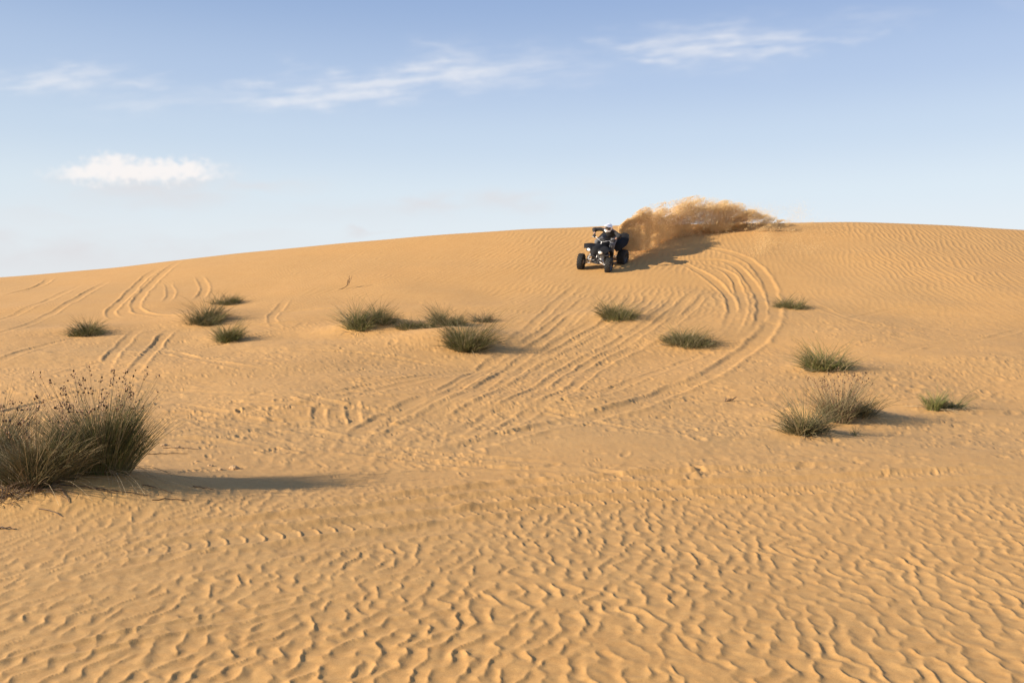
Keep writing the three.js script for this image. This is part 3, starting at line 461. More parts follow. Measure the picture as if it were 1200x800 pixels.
for (const [px, py, s, seed, label] of [[192, 522, 0.03, 42, 'biggest of the small sand crumbs, uphill beside the thin crossing sticks'], [246, 546, 0.025, 43, 'small sand crumb on the sunlit edge of the sedge shadow'], [258, 551, 0.02, 44, 'small sand crumb right next to the fist sized lump'], [208, 524, 0.022, 45, 'small sand crumb uphill, next to the biggest crumb'], [230, 541, 0.018, 46, 'smallest sand crumb, between the crossing sticks and the sedge shadow']]) clod(label, px, py, s, seed, 'crumbs by the sedge clump');
console.log('plants', Math.round(performance.now()));
// ---------------------------------------------------------------- the quad bike and its rider
const std = (c, roughness = 0.5, metalness = 0, more = {}) => new THREE.MeshPhysicalMaterial({ color: new THREE.Color().setRGB(...c), roughness, metalness, ...more });
const M = {
  rubber: std([0.022, 0.021, 0.02], 0.85), plastic: std([0.016, 0.016, 0.017], 0.8, 0, { specularIntensity: 0.35 }), black: std([0.02, 0.02, 0.021], 0.6), alloy: std([0.42, 0.42, 0.43], 0.42, 1), steel: std([0.35, 0.35, 0.36], 0.45, 1), spring: std([0.75, 0.74, 0.72], 0.45),
  frame: std([0.03, 0.03, 0.032], 0.5), seat: std([0.018, 0.018, 0.018], 0.75), lens: std([0.86, 0.87, 0.88], 0.12, 0, { clearcoat: 1 }), reflector: std([0.8, 0.8, 0.8], 0.25, 0.6), decal: std([0.45, 0.46, 0.48], 0.45), red: std([0.35, 0.02, 0.015], 0.3), engine: std([0.07, 0.07, 0.072], 0.6, 0.5), rimPaint: std([0.16, 0.16, 0.165], 0.5, 0.7), grip: std([0.012, 0.012, 0.012], 0.9),
};
const V = (x, y, z) => new THREE.Vector3(x, y, z);
function bar(a, b, r, r2 = r, n = 10) { const d = b.clone().sub(a), g = new THREE.CylinderGeometry(r2, r, d.length(), n); g.applyQuaternion(new THREE.Quaternion().setFromUnitVectors(V(0, 1, 0), d.clone().normalize())); const m = a.clone().add(b).multiplyScalar(0.5); g.translate(m.x, m.y, m.z); return g; }
function pipe(pts, r, seg = 24, n = 8) { return new THREE.TubeGeometry(new THREE.CatmullRomCurve3(pts, false, 'centripetal'), seg, r, n, false); }
function rbox(w, h, d, r, x, y, z, rx = 0, ry = 0, rz = 0) { const g = new RoundedBoxGeometry(w, h, d, 3, r); g.rotateX(rx); g.rotateY(ry); g.rotateZ(rz); g.translate(x, y, z); return g; }
const clean = (g) => { const k = g.index ? g.toNonIndexed() : g.clone(); for (const n of Object.keys(k.attributes)) if (!['position', 'normal', 'uv'].includes(n)) k.deleteAttribute(n); if (!k.attributes.uv) k.setAttribute('uv', new THREE.Float32BufferAttribute(new Float32Array(k.attributes.position.count * 2), 2)); return k; };
const join = (a) => mergeGeometries(a.map(clean));
// a curved plastic panel with thickness: rows of points across, lofted along
function panel(rows, thick = 0.012) {
  const m = rows.length, n = rows[0].length, p = [], idx = [];
  const C = rows.map((row) => new THREE.CatmullRomCurve3(row.map((q) => V(...q)), false, 'centripetal').getPoints(10)), nn = C[0].length, cols = [];
  for (let j = 0; j < nn; j++) cols.push(new THREE.CatmullRomCurve3(C.map((row) => row[j]), false, 'centripetal').getPoints(14));
  const mm = cols[0].length, at = (i, j) => cols[j][i];
  const nor = (i, j) => { const a = at(Math.min(i + 1, mm - 1), j).clone().sub(at(Math.max(i - 1, 0), j)), b = at(i, Math.min(j + 1, nn - 1)).clone().sub(at(i, Math.max(j - 1, 0))); return a.cross(b).normalize(); };
  for (const s of [0.5, -0.5]) for (let i = 0; i < mm; i++) for (let j = 0; j < nn; j++) { const q = at(i, j).clone().addScaledVector(nor(i, j), s * thick); p.push(q.x, q.y, q.z); }
  const o = mm * nn, f = (a, b, c, d) => idx.push(a, b, c, b, d, c);
  for (let i = 0; i < mm - 1; i++) for (let j = 0; j < nn - 1; j++) { const a = i * nn + j; f(a, a + nn, a + 1, a + nn + 1); f(o + a, o + a + 1, o + a + nn, o + a + nn + 1); }
  for (let i = 0; i < mm - 1; i++) for (const j of [0, nn - 1]) { const a = i * nn + j, b = a + nn; f(a, o + a, b, o + b); }
  for (let j = 0; j < nn - 1; j++) for (const i of [0, mm - 1]) { const a = i * nn + j, b = a + 1; f(a, b, o + a, o + b); }
  const g = new THREE.BufferGeometry(); g.setAttribute('position', new THREE.Float32BufferAttribute(p, 3)); g.setIndex(idx); g.computeVertexNormals(); return g;
}
function tyreGeometry(R, w, rimR, knobs) {
  const pts = [[rimR, -w * 0.36], [rimR + 0.02, -w * 0.47], [R * 0.80, -w * 0.5], [R * 0.93, -w * 0.44], [R * 0.975, -w * 0.25], [R * 0.985, 0], [R * 0.975, w * 0.25], [R * 0.93, w * 0.44], [R * 0.80, w * 0.5], [rimR + 0.02, w * 0.47], [rimR, w * 0.36]];
  const g = [new THREE.LatheGeometry(pts.map(([r, y]) => new THREE.Vector2(r, y)), 40)];
  for (let k = 0; k < knobs; k++) for (let q = -2; q <= 2; q++) { const b = new THREE.BoxGeometry(0.028, w * 0.13, 0.034), rr = Math.abs(q) === 2 ? R * 0.95 : R * 0.99; if (Math.abs(q) === 2) b.rotateZ(-0.6 * Math.sign(q)); b.translate(rr, q * w * 0.215, 0); b.rotateY((k + (q & 1 ? 0.5 : 0)) / knobs * 2 * Math.PI); g.push(b); }
  const m = join(g); m.rotateZ(Math.PI / 2); return m;
}
function rimGeometry(rimR, w, side) {
  const g = [new THREE.LatheGeometry([[rimR + 0.006, -w * 0.38], [rimR - 0.008, -w * 0.36], [rimR - 0.02, 0], [rimR - 0.008, w * 0.36], [rimR + 0.006, w * 0.38]].map(([r, y]) => new THREE.Vector2(r, y)), 36), new THREE.LatheGeometry([[0.001, w * 0.2], [0.05, w * 0.22], [0.06, w * 0.1], [rimR - 0.02, w * 0.04], [rimR - 0.016, -w * 0.02], [0.001, -w * 0.02]].map(([r, y]) => new THREE.Vector2(r, y)), 36)];
  for (let k = 0; k < 4; k++) { const b = new THREE.CylinderGeometry(0.01, 0.01, 0.03, 6); b.translate(0.04, w * 0.22, 0); b.rotateY(k * Math.PI / 2); g.push(b); }
  const m = join(g); m.rotateZ(side > 0 ? -Math.PI / 2 : Math.PI / 2); return m;
}
function shock(a, b, t, name) {
  const d = b.clone().sub(a), n = d.clone().normalize(), s = part(name, join([bar(a, a.clone().addScaledVector(d, 0.5), 0.022), bar(a, b, 0.012), bar(b.clone().addScaledVector(n, -0.03), b, 0.03)]), M.alloy, t);
  const q = new THREE.Quaternion().setFromUnitVectors(V(0, 1, 0), n), pts = []; for (let k = 0; k <= 72; k++) { const u = k / 72, ang = u * 7 * 2 * Math.PI; pts.push(V(Math.cos(ang) * 0.035, (0.22 + 0.7 * u) * d.length(), Math.sin(ang) * 0.035).applyQuaternion(q).add(a)); }
  part('spring', new THREE.TubeGeometry(new THREE.CatmullRomCurve3(pts), 110, 0.0075, 6), M.spring, s);
}
const quadSpot = (() => { const p = onSand(706, 311); return p; })();
const QYAW = -31 * Math.PI / 180;
function standOn(o, p, yaw) {                                        // set on the slope under its four wheels
  const f = V(Math.sin(yaw), 0, Math.cos(yaw)), l = V(Math.cos(yaw), 0, -Math.sin(yaw)), H = (q) => macro(q.x, q.z), a = 0.6, b = 0.5;
  const F = H(p.clone().addScaledVector(f, a)), B = H(p.clone().addScaledVector(f, -a)), L = H(p.clone().addScaledVector(l, b)), R = H(p.clone().addScaledVector(l, -b));
  const fw = f.clone().multiplyScalar(2 * a).add(V(0, F - B, 0)).normalize(), lf = l.clone().multiplyScalar(2 * b).add(V(0, L - R, 0)).normalize(), up = fw.clone().cross(lf).normalize(); lf.crossVectors(up, fw).normalize();
  o.quaternion.setFromRotationMatrix(new THREE.Matrix4().makeBasis(lf, up, fw)); o.position.set(p.x, (F + B + L + R) / 4 - 0.05, p.z); o.rotateZ(-0.04); o.scale.setScalar(1.03);
}
const quad = thing('quad_bike', 'black sport quad bike with knobby tyres sliding across the dune face', 'quad bike');
standOn(quad, quadSpot, QYAW);
{
  const steer = 0.16, wheels = [[0.50, 0.262, 0.62, 0.265, 0.18, 0.127, 1, steer], [-0.50, 0.262, 0.62, 0.265, 0.18, 0.127, -1, steer], [0.46, 0.255, -0.62, 0.258, 0.27, 0.115, 1, 0], [-0.46, 0.255, -0.62, 0.258, 0.27, 0.115, -1, 0]];
  for (const [x, y, z, R, w, rr, side, turn] of wheels) {
    const g = new THREE.Group(); g.name = 'wheel'; g.position.set(x, y, z); g.rotation.y = turn; quad.add(g);
    part('tyre', tyreGeometry(R, w, rr, 18), M.rubber, g); part('rim', rimGeometry(rr, w, side), M.rimPaint, g); part('brake_disc', bar(V(-side * w * 0.32, 0, 0), V(-side * w * 0.34, 0, 0), 0.085, 0.085, 24), M.steel, g);
  }
  part('frame', join([pipe([V(0.12, 0.30, 0.66), V(0.14, 0.27, 0.1), V(0.14, 0.30, -0.3), V(0.13, 0.62, -0.42), V(0.1, 0.74, -0.75)], 0.017), pipe([V(-0.12, 0.30, 0.66), V(-0.14, 0.27, 0.1), V(-0.14, 0.30, -0.3), V(-0.13, 0.62, -0.42), V(-0.1, 0.74, -0.75)], 0.017), pipe([V(0.12, 0.3, 0.66), V(0.11, 0.52, 0.58), V(0.07, 0.74, 0.36), V(0.1, 0.68, -0.2), V(0.12, 0.62, -0.42)], 0.016), pipe([V(-0.12, 0.3, 0.66), V(-0.11, 0.52, 0.58), V(-0.07, 0.74, 0.36), V(-0.1, 0.68, -0.2), V(-0.12, 0.62, -0.42)], 0.016), bar(V(-0.13, 0.3, 0.6), V(0.13, 0.3, 0.6), 0.015), bar(V(-0.14, 0.28, 0), V(0.14, 0.28, 0), 0.015)]), M.frame, quad);
  part('skid_plate', rbox(0.26, 0.012, 0.5, 0.005, 0, 0.262, 0.45, -0.12), M.alloy, quad);
  for (const s of [1, -1]) {
    part('suspension_arm', join([bar(V(s * 0.12, 0.30, 0.72), V(s * 0.42, 0.235, 0.63), 0.014), bar(V(s * 0.12, 0.30, 0.5), V(s * 0.42, 0.235, 0.61), 0.014)]), M.alloy, quad);
    part('suspension_arm', join([bar(V(s * 0.11, 0.42, 0.68), V(s * 0.40, 0.325, 0.63), 0.012), bar(V(s * 0.11, 0.42, 0.5), V(s * 0.40, 0.325, 0.61), 0.012), bar(V(s * 0.41, 0.22, 0.62), V(s * 0.41, 0.35, 0.62), 0.02), bar(V(s * 0.41, 0.27, 0.62), V(s * 0.47, 0.262, 0.62), 0.025)]), M.alloy, quad);
    part('tie_rod', bar(V(s * 0.06, 0.37, 0.55), V(s * 0.40, 0.29, 0.56), 0.008), M.steel, quad);
    shock(V(s * 0.33, 0.29, 0.62), V(s * 0.13, 0.62, 0.55), quad, 'front_shock_absorber');
    part('nerf_bar', join([pipe([V(s * 0.16, 0.28, 0.34), V(s * 0.40, 0.27, 0.26), V(s * 0.46, 0.27, 0.0), V(s * 0.42, 0.28, -0.26), V(s * 0.16, 0.3, -0.32)], 0.016), bar(V(s * 0.16, 0.28, 0.02), V(s * 0.44, 0.275, 0.02), 0.012)]), M.frame, quad);
    part('foot_peg', rbox(0.14, 0.03, 0.06, 0.008, s * 0.30, 0.315, 0.05), M.steel, quad);
    // front wing and rear wing: sharp folded plastic
    part('front_fender', panel([[[s * 0.10, 0.80, 0.80], [s * 0.26, 0.79, 0.84], [s * 0.37, 0.74, 0.82]], [[s * 0.12, 0.84, 0.55], [s * 0.30, 0.87, 0.60], [s * 0.47, 0.83, 0.64]], [[s * 0.12, 0.83, 0.32], [s * 0.30, 0.82, 0.36], [s * 0.46, 0.70, 0.36]], [[s * 0.13, 0.74, 0.14], [s * 0.24, 0.64, 0.16], [s * 0.38, 0.46, 0.18]]]), M.plastic, quad);
    part('rear_fender', panel([[[s * 0.11, 0.72, -0.20], [s * 0.24, 0.66, -0.22], [s * 0.36, 0.56, -0.24]], [[s * 0.12, 0.82, -0.42], [s * 0.34, 0.82, -0.42], [s * 0.50, 0.70, -0.42]], [[s * 0.12, 0.88, -0.68], [s * 0.34, 0.90, -0.70], [s * 0.52, 0.82, -0.74]], [[s * 0.10, 0.98, -0.96], [s * 0.26, 1.04, -1.02], [s * 0.42, 1.02, -1.0]]]), M.plastic, quad);
    const h = part('headlight', join([(() => { const g = new THREE.SphereGeometry(0.066, 24, 12); g.scale(1.25, 0.85, 0.5); g.rotateY(s * 0.25); g.translate(s * 0.21, 0.735, 0.80); return g; })()]), M.lens, quad);
    part('headlight_housing', rbox(0.21, 0.14, 0.12, 0.03, s * 0.21, 0.735, 0.755, 0, s * 0.25), M.black, h);
    part('side_panel', panel([[[s * 0.135, 0.78, 0.30], [s * 0.165, 0.68, 0.30], [s * 0.15, 0.56, 0.26]], [[s * 0.15, 0.80, 0.08], [s * 0.185, 0.70, 0.06], [s * 0.165, 0.58, 0.06]], [[s * 0.12, 0.76, -0.16], [s * 0.15, 0.68, -0.16], [s * 0.14, 0.60, -0.14]]], 0.01), M.plastic, quad);
    part('decal', panel([[[s * 0.172, 0.74, 0.24], [s * 0.184, 0.69, 0.24], [s * 0.176, 0.64, 0.22]], [[s * 0.184, 0.745, 0.10], [s * 0.198, 0.70, 0.09], [s * 0.186, 0.65, 0.09]]], 0.004), M.decal, quad);
    part('grip', bar(V(s * 0.27, 1.035, 0.25), V(s * 0.40, 1.03, 0.20), 0.018, 0.018, 14), M.grip, quad);
    part('brake_lever', pipe([V(s * 0.24, 1.03, 0.28), V(s * 0.30, 1.025, 0.31), V(s * 0.39, 1.02, 0.285)], 0.006), M.alloy, quad);
  }
  part('nose', panel([[[-0.14, 0.84, 0.30], [0, 0.88, 0.30], [0.14, 0.84, 0.30]], [[-0.16, 0.83, 0.55], [0, 0.87, 0.58], [0.16, 0.83, 0.55]], [[-0.17, 0.79, 0.76], [0, 0.81, 0.82], [0.17, 0.79, 0.76]], [[-0.12, 0.64, 0.84], [0, 0.62, 0.90], [0.12, 0.64, 0.84]], [[-0.08, 0.54, 0.80], [0, 0.52, 0.84], [0.08, 0.54, 0.80]]]), M.plastic, quad);
  part('front_bumper', join([pipe([V(-0.17, 0.32, 0.74), V(-0.18, 0.42, 0.90), V(-0.13, 0.58, 0.93), V(0.13, 0.58, 0.93), V(0.18, 0.42, 0.90), V(0.17, 0.32, 0.74)], 0.014, 40), bar(V(-0.18, 0.43, 0.9), V(0.18, 0.43, 0.9), 0.012), bar(V(0, 0.43, 0.9), V(0, 0.58, 0.93), 0.01)]), M.frame, quad);
  part('handlebar', join([pipe([V(-0.40, 1.03, 0.20), V(-0.25, 1.035, 0.26), V(-0.12, 0.98, 0.30), V(0, 0.95, 0.31), V(0.12, 0.98, 0.30), V(0.25, 1.035, 0.26), V(0.40, 1.03, 0.20)], 0.0125, 40), bar(V(-0.17, 1.0, 0.285), V(0.17, 1.0, 0.285), 0.01), bar(V(0, 0.95, 0.31), V(0, 0.45, 0.55), 0.02)]), M.steel, quad);
  part('bar_pad', rbox(0.2, 0.06, 0.06, 0.02, 0, 1.005, 0.29), M.black, quad);
  part('fuel_tank', (() => { const g = new THREE.SphereGeometry(0.17, 28, 18); g.scale(0.85, 0.6, 1.35); g.translate(0, 0.78, 0.12); return g; })(), M.plastic, quad);
  part('seat', panel([[[-0.10, 0.80, 0.02], [0, 0.87, 0.02], [0.10, 0.80, 0.02]], [[-0.13, 0.76, -0.25], [0, 0.83, -0.25], [0.13, 0.76, -0.25]], [[-0.15, 0.80, -0.55], [0, 0.87, -0.55], [0.15, 0.80, -0.55]], [[-0.12, 0.90, -0.86], [0, 0.95, -0.86], [0.12, 0.90, -0.86]]], 0.07), M.seat, quad);
  part('engine', join([rbox(0.26, 0.24, 0.34, 0.04, 0, 0.42, -0.02), rbox(0.17, 0.2, 0.17, 0.02, 0, 0.60, 0.10, -0.2), ...[0, 1, 2, 3, 4].map((k) => rbox(0.21, 0.012, 0.2, 0.004, 0, 0.53 + k * 0.032, 0.10, -0.2)), bar(V(0.12, 0.42, -0.02), V(0.17, 0.42, -0.02), 0.09, 0.085, 20), bar(V(-0.12, 0.42, -0.02), V(-0.16, 0.42, -0.02), 0.08, 0.075, 20)]), M.engine, quad);
  part('exhaust', join([pipe([V(0.04, 0.6, 0.2), V(0.1, 0.5, 0.27), V(0.2, 0.48, 0.1), V(0.21, 0.6, -0.3), V(0.22, 0.68, -0.5)], 0.02), bar(V(0.22, 0.68, -0.48), V(0.23, 0.76, -0.95), 0.055, 0.055, 18)]), M.alloy, quad);
  part('swing_arm', join([bar(V(0.06, 0.36, -0.2), V(0.05, 0.27, -0.6), 0.025), bar(V(-0.06, 0.36, -0.2), V(-0.05, 0.27, -0.6), 0.025)]), M.alloy, quad);
  part('rear_axle', bar(V(-0.42, 0.255, -0.62), V(0.42, 0.255, -0.62), 0.022), M.steel, quad);
  shock(V(0, 0.34, -0.42), V(0, 0.66, -0.30), quad, 'rear_shock_absorber');
  part('tail_light', rbox(0.14, 0.04, 0.02, 0.008, 0, 0.90, -0.965), M.red, quad);
}
// --- the rider: one continuous body from a field of tapered bones
function capsule(p, a, b, ra, rb) { const bx = b.x - a.x, by = b.y - a.y, bz = b.z - a.z, px = p[0] - a.x, py = p[1] - a.y, pz = p[2] - a.z, t = clamp((px * bx + py * by + pz * bz) / (bx * bx + by * by + bz * bz + 1e-9)); return Math.hypot(px - bx * t, py - by * t, pz - bz * t) - lerp(ra, rb, t); }
function bones(list, k, p, grow = 0) { let d = 1e3; for (const [a, b, ra, rb] of list) { const q = capsule(p, a, b, ra + grow, rb + grow); const h = Math.max(k - Math.abs(d - q), 0) / k; d = Math.min(d, q) - h * h * k * 0.25; } return d; }
function surface(f, lo, hi, cell) {                                  // surface nets over a signed field
  const n = [0, 1, 2].map((k) => Math.ceil((hi[k] - lo[k]) / cell) + 1), [nx, ny, nz] = n, v = new Float32Array(nx * ny * nz), id = new Int32Array(nx * ny * nz).fill(-1), P = [], N = [], I = [], at = (i, j, k) => i + nx * (j + ny * k), q = [0, 0, 0];
  for (let k = 0; k < nz; k++) for (let j = 0; j < ny; j++) for (let i = 0; i < nx; i++) { q[0] = lo[0] + i * cell; q[1] = lo[1] + j * cell; q[2] = lo[2] + k * cell; v[at(i, j, k)] = f(q); }
  const E = [[0, 0, 0], [1, 0, 0], [0, 1, 0], [1, 1, 0], [0, 0, 1], [1, 0, 1], [0, 1, 1], [1, 1, 1]], ED = [[0, 1], [0, 2], [0, 4], [1, 3], [1, 5], [2, 3], [2, 6], [3, 7], [4, 5], [4, 6], [5, 7], [6, 7]];
  for (let k = 0; k < nz - 1; k++) for (let j = 0; j < ny - 1; j++) for (let i = 0; i < nx - 1; i++) {
    let c = 0, x = 0, y = 0, z = 0; const g = E.map(([a, b, d]) => v[at(i + a, j + b, k + d)]); let neg = 0; for (const t of g) if (t < 0) neg++; if (!neg || neg === 8) continue;
    for (const [a, b] of ED) if ((g[a] < 0) !== (g[b] < 0)) { const t = g[a] / (g[a] - g[b]); x += lerp(E[a][0], E[b][0], t); y += lerp(E[a][1], E[b][1], t); z += lerp(E[a][2], E[b][2], t); c++; }
    id[at(i, j, k)] = P.length / 3; const w = [lo[0] + (i + x / c) * cell, lo[1] + (j + y / c) * cell, lo[2] + (k + z / c) * cell], e = cell * 0.5; P.push(...w);
    const dx = f([w[0] + e, w[1], w[2]]) - f([w[0] - e, w[1], w[2]]), dy = f([w[0], w[1] + e, w[2]]) - f([w[0], w[1] - e, w[2]]), dz = f([w[0], w[1], w[2] + e]) - f([w[0], w[1], w[2] - e]), l = Math.hypot(dx, dy, dz) || 1; N.push(dx / l, dy / l, dz / l);
  }
  const quadF = (a, b, c, d, flip) => { if (a < 0 || b < 0 || c < 0 || d < 0) return; if (flip) I.push(a, c, b, a, d, c); else I.push(a, b, c, a, c, d); };
  for (let k = 1; k < nz - 1; k++) for (let j = 1; j < ny - 1; j++) for (let i = 1; i < nx - 1; i++) {
    const a = v[at(i, j, k)] < 0;
    if (a !== (v[at(i + 1, j, k)] < 0)) quadF(id[at(i, j - 1, k - 1)], id[at(i, j, k - 1)], id[at(i, j, k)], id[at(i, j - 1, k)], !a);
    if (a !== (v[at(i, j + 1, k)] < 0)) quadF(id[at(i - 1, j, k - 1)], id[at(i - 1, j, k)], id[at(i, j, k)], id[at(i, j, k - 1)], !a);
    if (a !== (v[at(i, j, k + 1)] < 0)) quadF(id[at(i - 1, j - 1, k)], id[at(i, j - 1, k)], id[at(i, j, k)], id[at(i - 1, j, k)], !a);
  }
  const g = new THREE.BufferGeometry(); g.setAttribute('position', new THREE.Float32BufferAttribute(P, 3)); g.setAttribute('normal', new THREE.Float32BufferAttribute(N, 3)); g.setIndex(I); return g;
}
{
  const rider = thing('person', 'rider in black shirt, grey trousers and white helmet gripping the quad bike handlebar', 'person');
  rider.position.copy(quad.position); rider.quaternion.copy(quad.quaternion); rider.scale.copy(quad.scale);
  const J = { hip: V(0.03, 0.98, -0.46), waist: V(0.03, 1.08, -0.37), chest: V(0.025, 1.17, -0.22), neck: V(0.02, 1.25, -0.11), head: V(0.02, 1.345, -0.03), chin: V(0.02, 1.28, 0.03) };
  const sk = { hip: std([0.3, 0.3, 0.3], 0.9) }; void sk;
  const side = (s) => ({ sh: V(0.02 + s * 0.195, 1.245, -0.13), el: V(s * 0.46, 1.19, 0.0), wr: V(s * 0.355, 1.06, 0.155), hp: V(0.03 + s * 0.10, 0.96, -0.42), kn: V(s * 0.27, 0.82, 0.04), an: V(s * 0.30, 0.42, -0.02), heel: V(s * 0.30, 0.36, -0.06), toe: V(s * 0.31, 0.355, 0.16) });
  const Lf = side(1), Rt = side(-1), torso = [[J.hip, J.waist, 0.135, 0.125], [J.waist, J.chest, 0.125, 0.145], [V(-0.10, 1.225, -0.15), V(0.14, 1.225, -0.15), 0.09, 0.09], [J.chest, J.neck, 0.10, 0.06]], neck = [[J.neck, J.head, 0.055, 0.055]], headB = [[V(0.02, 1.365, -0.055), V(0.02, 1.355, -0.02), 0.092, 0.09], [V(0.02, 1.325, -0.01), J.chin, 0.065, 0.045], [V(0.02, 1.34, 0.06), V(0.02, 1.32, 0.075), 0.012, 0.016]];
  const arm = (q) => [[q.sh, q.el, 0.055, 0.042], [q.el, q.wr, 0.042, 0.03]], leg = (q) => [[q.hp, q.kn, 0.095, 0.065], [q.kn, q.an, 0.06, 0.042]], foot = (q) => [[q.heel, q.toe, 0.042, 0.036]];
  const all = [...torso, ...neck, ...headB, ...arm(Lf), ...arm(Rt), ...leg(Lf), ...leg(Rt), ...foot(Lf), ...foot(Rt)];
  const skin = std([0.36, 0.21, 0.14], 0.6), shirt = std([0.018, 0.018, 0.02], 0.85), trouser = std([0.12, 0.12, 0.128], 0.85), leather = std([0.022, 0.02, 0.02], 0.6), white = std([0.80, 0.79, 0.78], 0.22, 0, { clearcoat: 0.8 }), dark = std([0.03, 0.03, 0.034], 0.3);
  // each hand on its own fine grid: palm, four fingers of unequal length and a thumb closed round the grip
  const hand = (s) => {
    const g0 = V(s * 0.27, 1.035, 0.25), g1 = V(s * 0.40, 1.03, 0.20), ax = g1.clone().sub(g0).normalize(), mid = g0.clone().lerp(g1, 0.55), up = V(0, 1, 0), fw = ax.clone().cross(up).normalize(); if (fw.z < 0) fw.negate();
    const on = (along, ang, rad) => mid.clone().addScaledVector(ax, along).addScaledVector(fw, Math.cos(ang) * rad).addScaledVector(up, Math.sin(ang) * rad), list = [];
    const q = s > 0 ? Lf : Rt; list.push([q.wr, on(0, 2.5, 0.04), 0.028, 0.026], [on(-0.026, 2.3, 0.036), on(0.03, 2.3, 0.036), 0.017, 0.016], [on(-0.026, 1.75, 0.038), on(0.03, 1.75, 0.036), 0.014, 0.013]);
    [[-0.034, 0.0], [-0.012, -0.45], [0.011, -0.3], [0.032, 0.1]].forEach(([al, end], k) => { const r = 0.0092 - (k === 3 ? 0.0012 : 0); list.push([on(al, 1.7, 0.037), on(al, 0.75, 0.034), r + 0.001, r], [on(al, 0.75, 0.034), on(al, -0.2, 0.031), r, r - 0.0006], [on(al, -0.2, 0.031), on(al, -1.1 + end, 0.029), r - 0.0006, r - 0.0014]); });
    list.push([on(-0.034, 2.9, 0.036), on(-0.052, 3.8, 0.034), 0.011, 0.0098], [on(-0.052, 3.8, 0.034), on(-0.046, 4.6, 0.03), 0.0098, 0.0085]);
    const lo = [1e3, 1e3, 1e3], hi = [-1e3, -1e3, -1e3]; for (const [a, b] of list) for (const p of [a, b]) ['x', 'y', 'z'].forEach((c, k) => { lo[k] = Math.min(lo[k], p[c] - 0.04); hi[k] = Math.max(hi[k], p[c] + 0.04); });
    return { list, lo, hi };
  };
  const hands = [hand(1), hand(-1)];
  const bodyG = [surface((p) => bones(all, 0.05, p), [-0.62, 0.25, -0.55], [0.62, 1.75, 0.35], 0.013), ...hands.map((h) => surface((p) => bones(h.list, 0.006, p), h.lo, h.hi, 0.0035))];
  const body = part('body', join(bodyG), skin, rider);
  const fold = (p) => 0.006 * Math.sin(p[1] * 38 + p[0] * 17) * Math.sin(p[2] * 31 + p[0] * 9);
  part('shirt', surface((p) => Math.max(bones([...torso, ...arm(Lf).slice(0, 1), ...arm(Rt).slice(0, 1)].concat([[Lf.el, Lf.el.clone().lerp(Lf.wr, 0.35), 0.045, 0.043], [Rt.el, Rt.el.clone().lerp(Rt.wr, 0.35), 0.045, 0.043]]), 0.06, p, 0.014) + fold(p), p[1] - 1.285 - (p[2] + 0.11) * 0.3, 0.965 - p[1]), [-0.62, 0.85, -0.55], [0.62, 1.6, 0.35], 0.014), shirt, rider);
  part('trousers', surface((p) => Math.max(bones([[J.hip, J.waist, 0.14, 0.125], ...leg(Lf), ...leg(Rt)], 0.06, p, 0.018) + fold(p), 0.44 - p[1], p[1] - 1.05), [-0.55, 0.3, -0.55], [0.55, 1.15, 0.35], 0.014), trouser, rider);
  for (const q of [Lf, Rt]) {
    const s = q === Lf ? 1 : -1, h = hands[s > 0 ? 0 : 1];
    part('glove', join([surface((p) => bones(h.list, 0.006, p, 0.0022), h.lo.map((t) => t - 0.01), h.hi.map((t) => t + 0.01), 0.0036), bar(q.wr.clone().lerp(q.el, 0.16), q.wr, 0.036, 0.034, 16)]), leather, rider);
    part('boot', surface((p) => Math.max(bones([[q.heel, q.toe, 0.05, 0.042], [q.heel.clone().lerp(q.toe, 0.2), q.an.clone().add(V(0, 0.17, 0.03)), 0.052, 0.066]], 0.03, p), 0.316 - p[1], p[1] - 0.60), [Math.min(q.heel.x, q.toe.x) - 0.1, 0.28, -0.2], [Math.max(q.heel.x, q.toe.x) + 0.1, 0.65, 0.3], 0.012), leather, rider);
  }
  // motocross helmet: shell open in front, chin guard, peak, goggles; the head is bowed a little
  const HX = 0.02, HY = -0.22, HZ = -0.04, shell = (P) => { const p = [P[0] - HX, P[1] - HY, P[2] - HZ]; const x = p[0], y = p[1] - 1.585, z = p[2] + 0.005, o = Math.hypot(x / 0.93, y / 1.02, z / 1.08) - 0.134, chin = capsule(p, V(-0.075, 1.50, 0.08), V(0, 1.485, 0.165), 0.042, 0.036), chin2 = capsule(p, V(0.075, 1.50, 0.08), V(0, 1.485, 0.165), 0.042, 0.036); const outer = Math.min(o, chin, chin2), inner = Math.hypot(x / 0.93, y / 1.02, z / 1.08) - 0.112, port = Math.max(Math.abs(x) - 0.098, Math.abs(y + 0.012) - 0.052, 0.05 - z), hole = Math.max(Math.hypot(x, z * 0.9) - 0.085, y + 0.03); return Math.max(outer, -inner, -port, -hole); };
  const helmet = part('helmet', surface(shell, [-0.2 + HX, 1.38 + HY, -0.2 + HZ], [0.2 + HX, 1.78 + HY, 0.25 + HZ], 0.008), white, rider);
  part('peak', panel([[[-0.11, 1.665, 0.06], [0, 1.715, 0.08], [0.11, 1.665, 0.06]], [[-0.115, 1.665, 0.15], [0, 1.71, 0.18], [0.115, 1.665, 0.15]], [[-0.09, 1.655, 0.23], [0, 1.69, 0.27], [0.09, 1.655, 0.23]]], 0.008).translate(HX, HY, HZ), white, helmet);
  part('goggles', (() => { const g = new THREE.CylinderGeometry(0.125, 0.125, 0.085, 28, 1, false, -0.75, 1.5); g.scale(0.95, 1, 1); g.translate(HX, 1.575 + HY, 0.005 + HZ); return g; })(), dark, helmet);
}
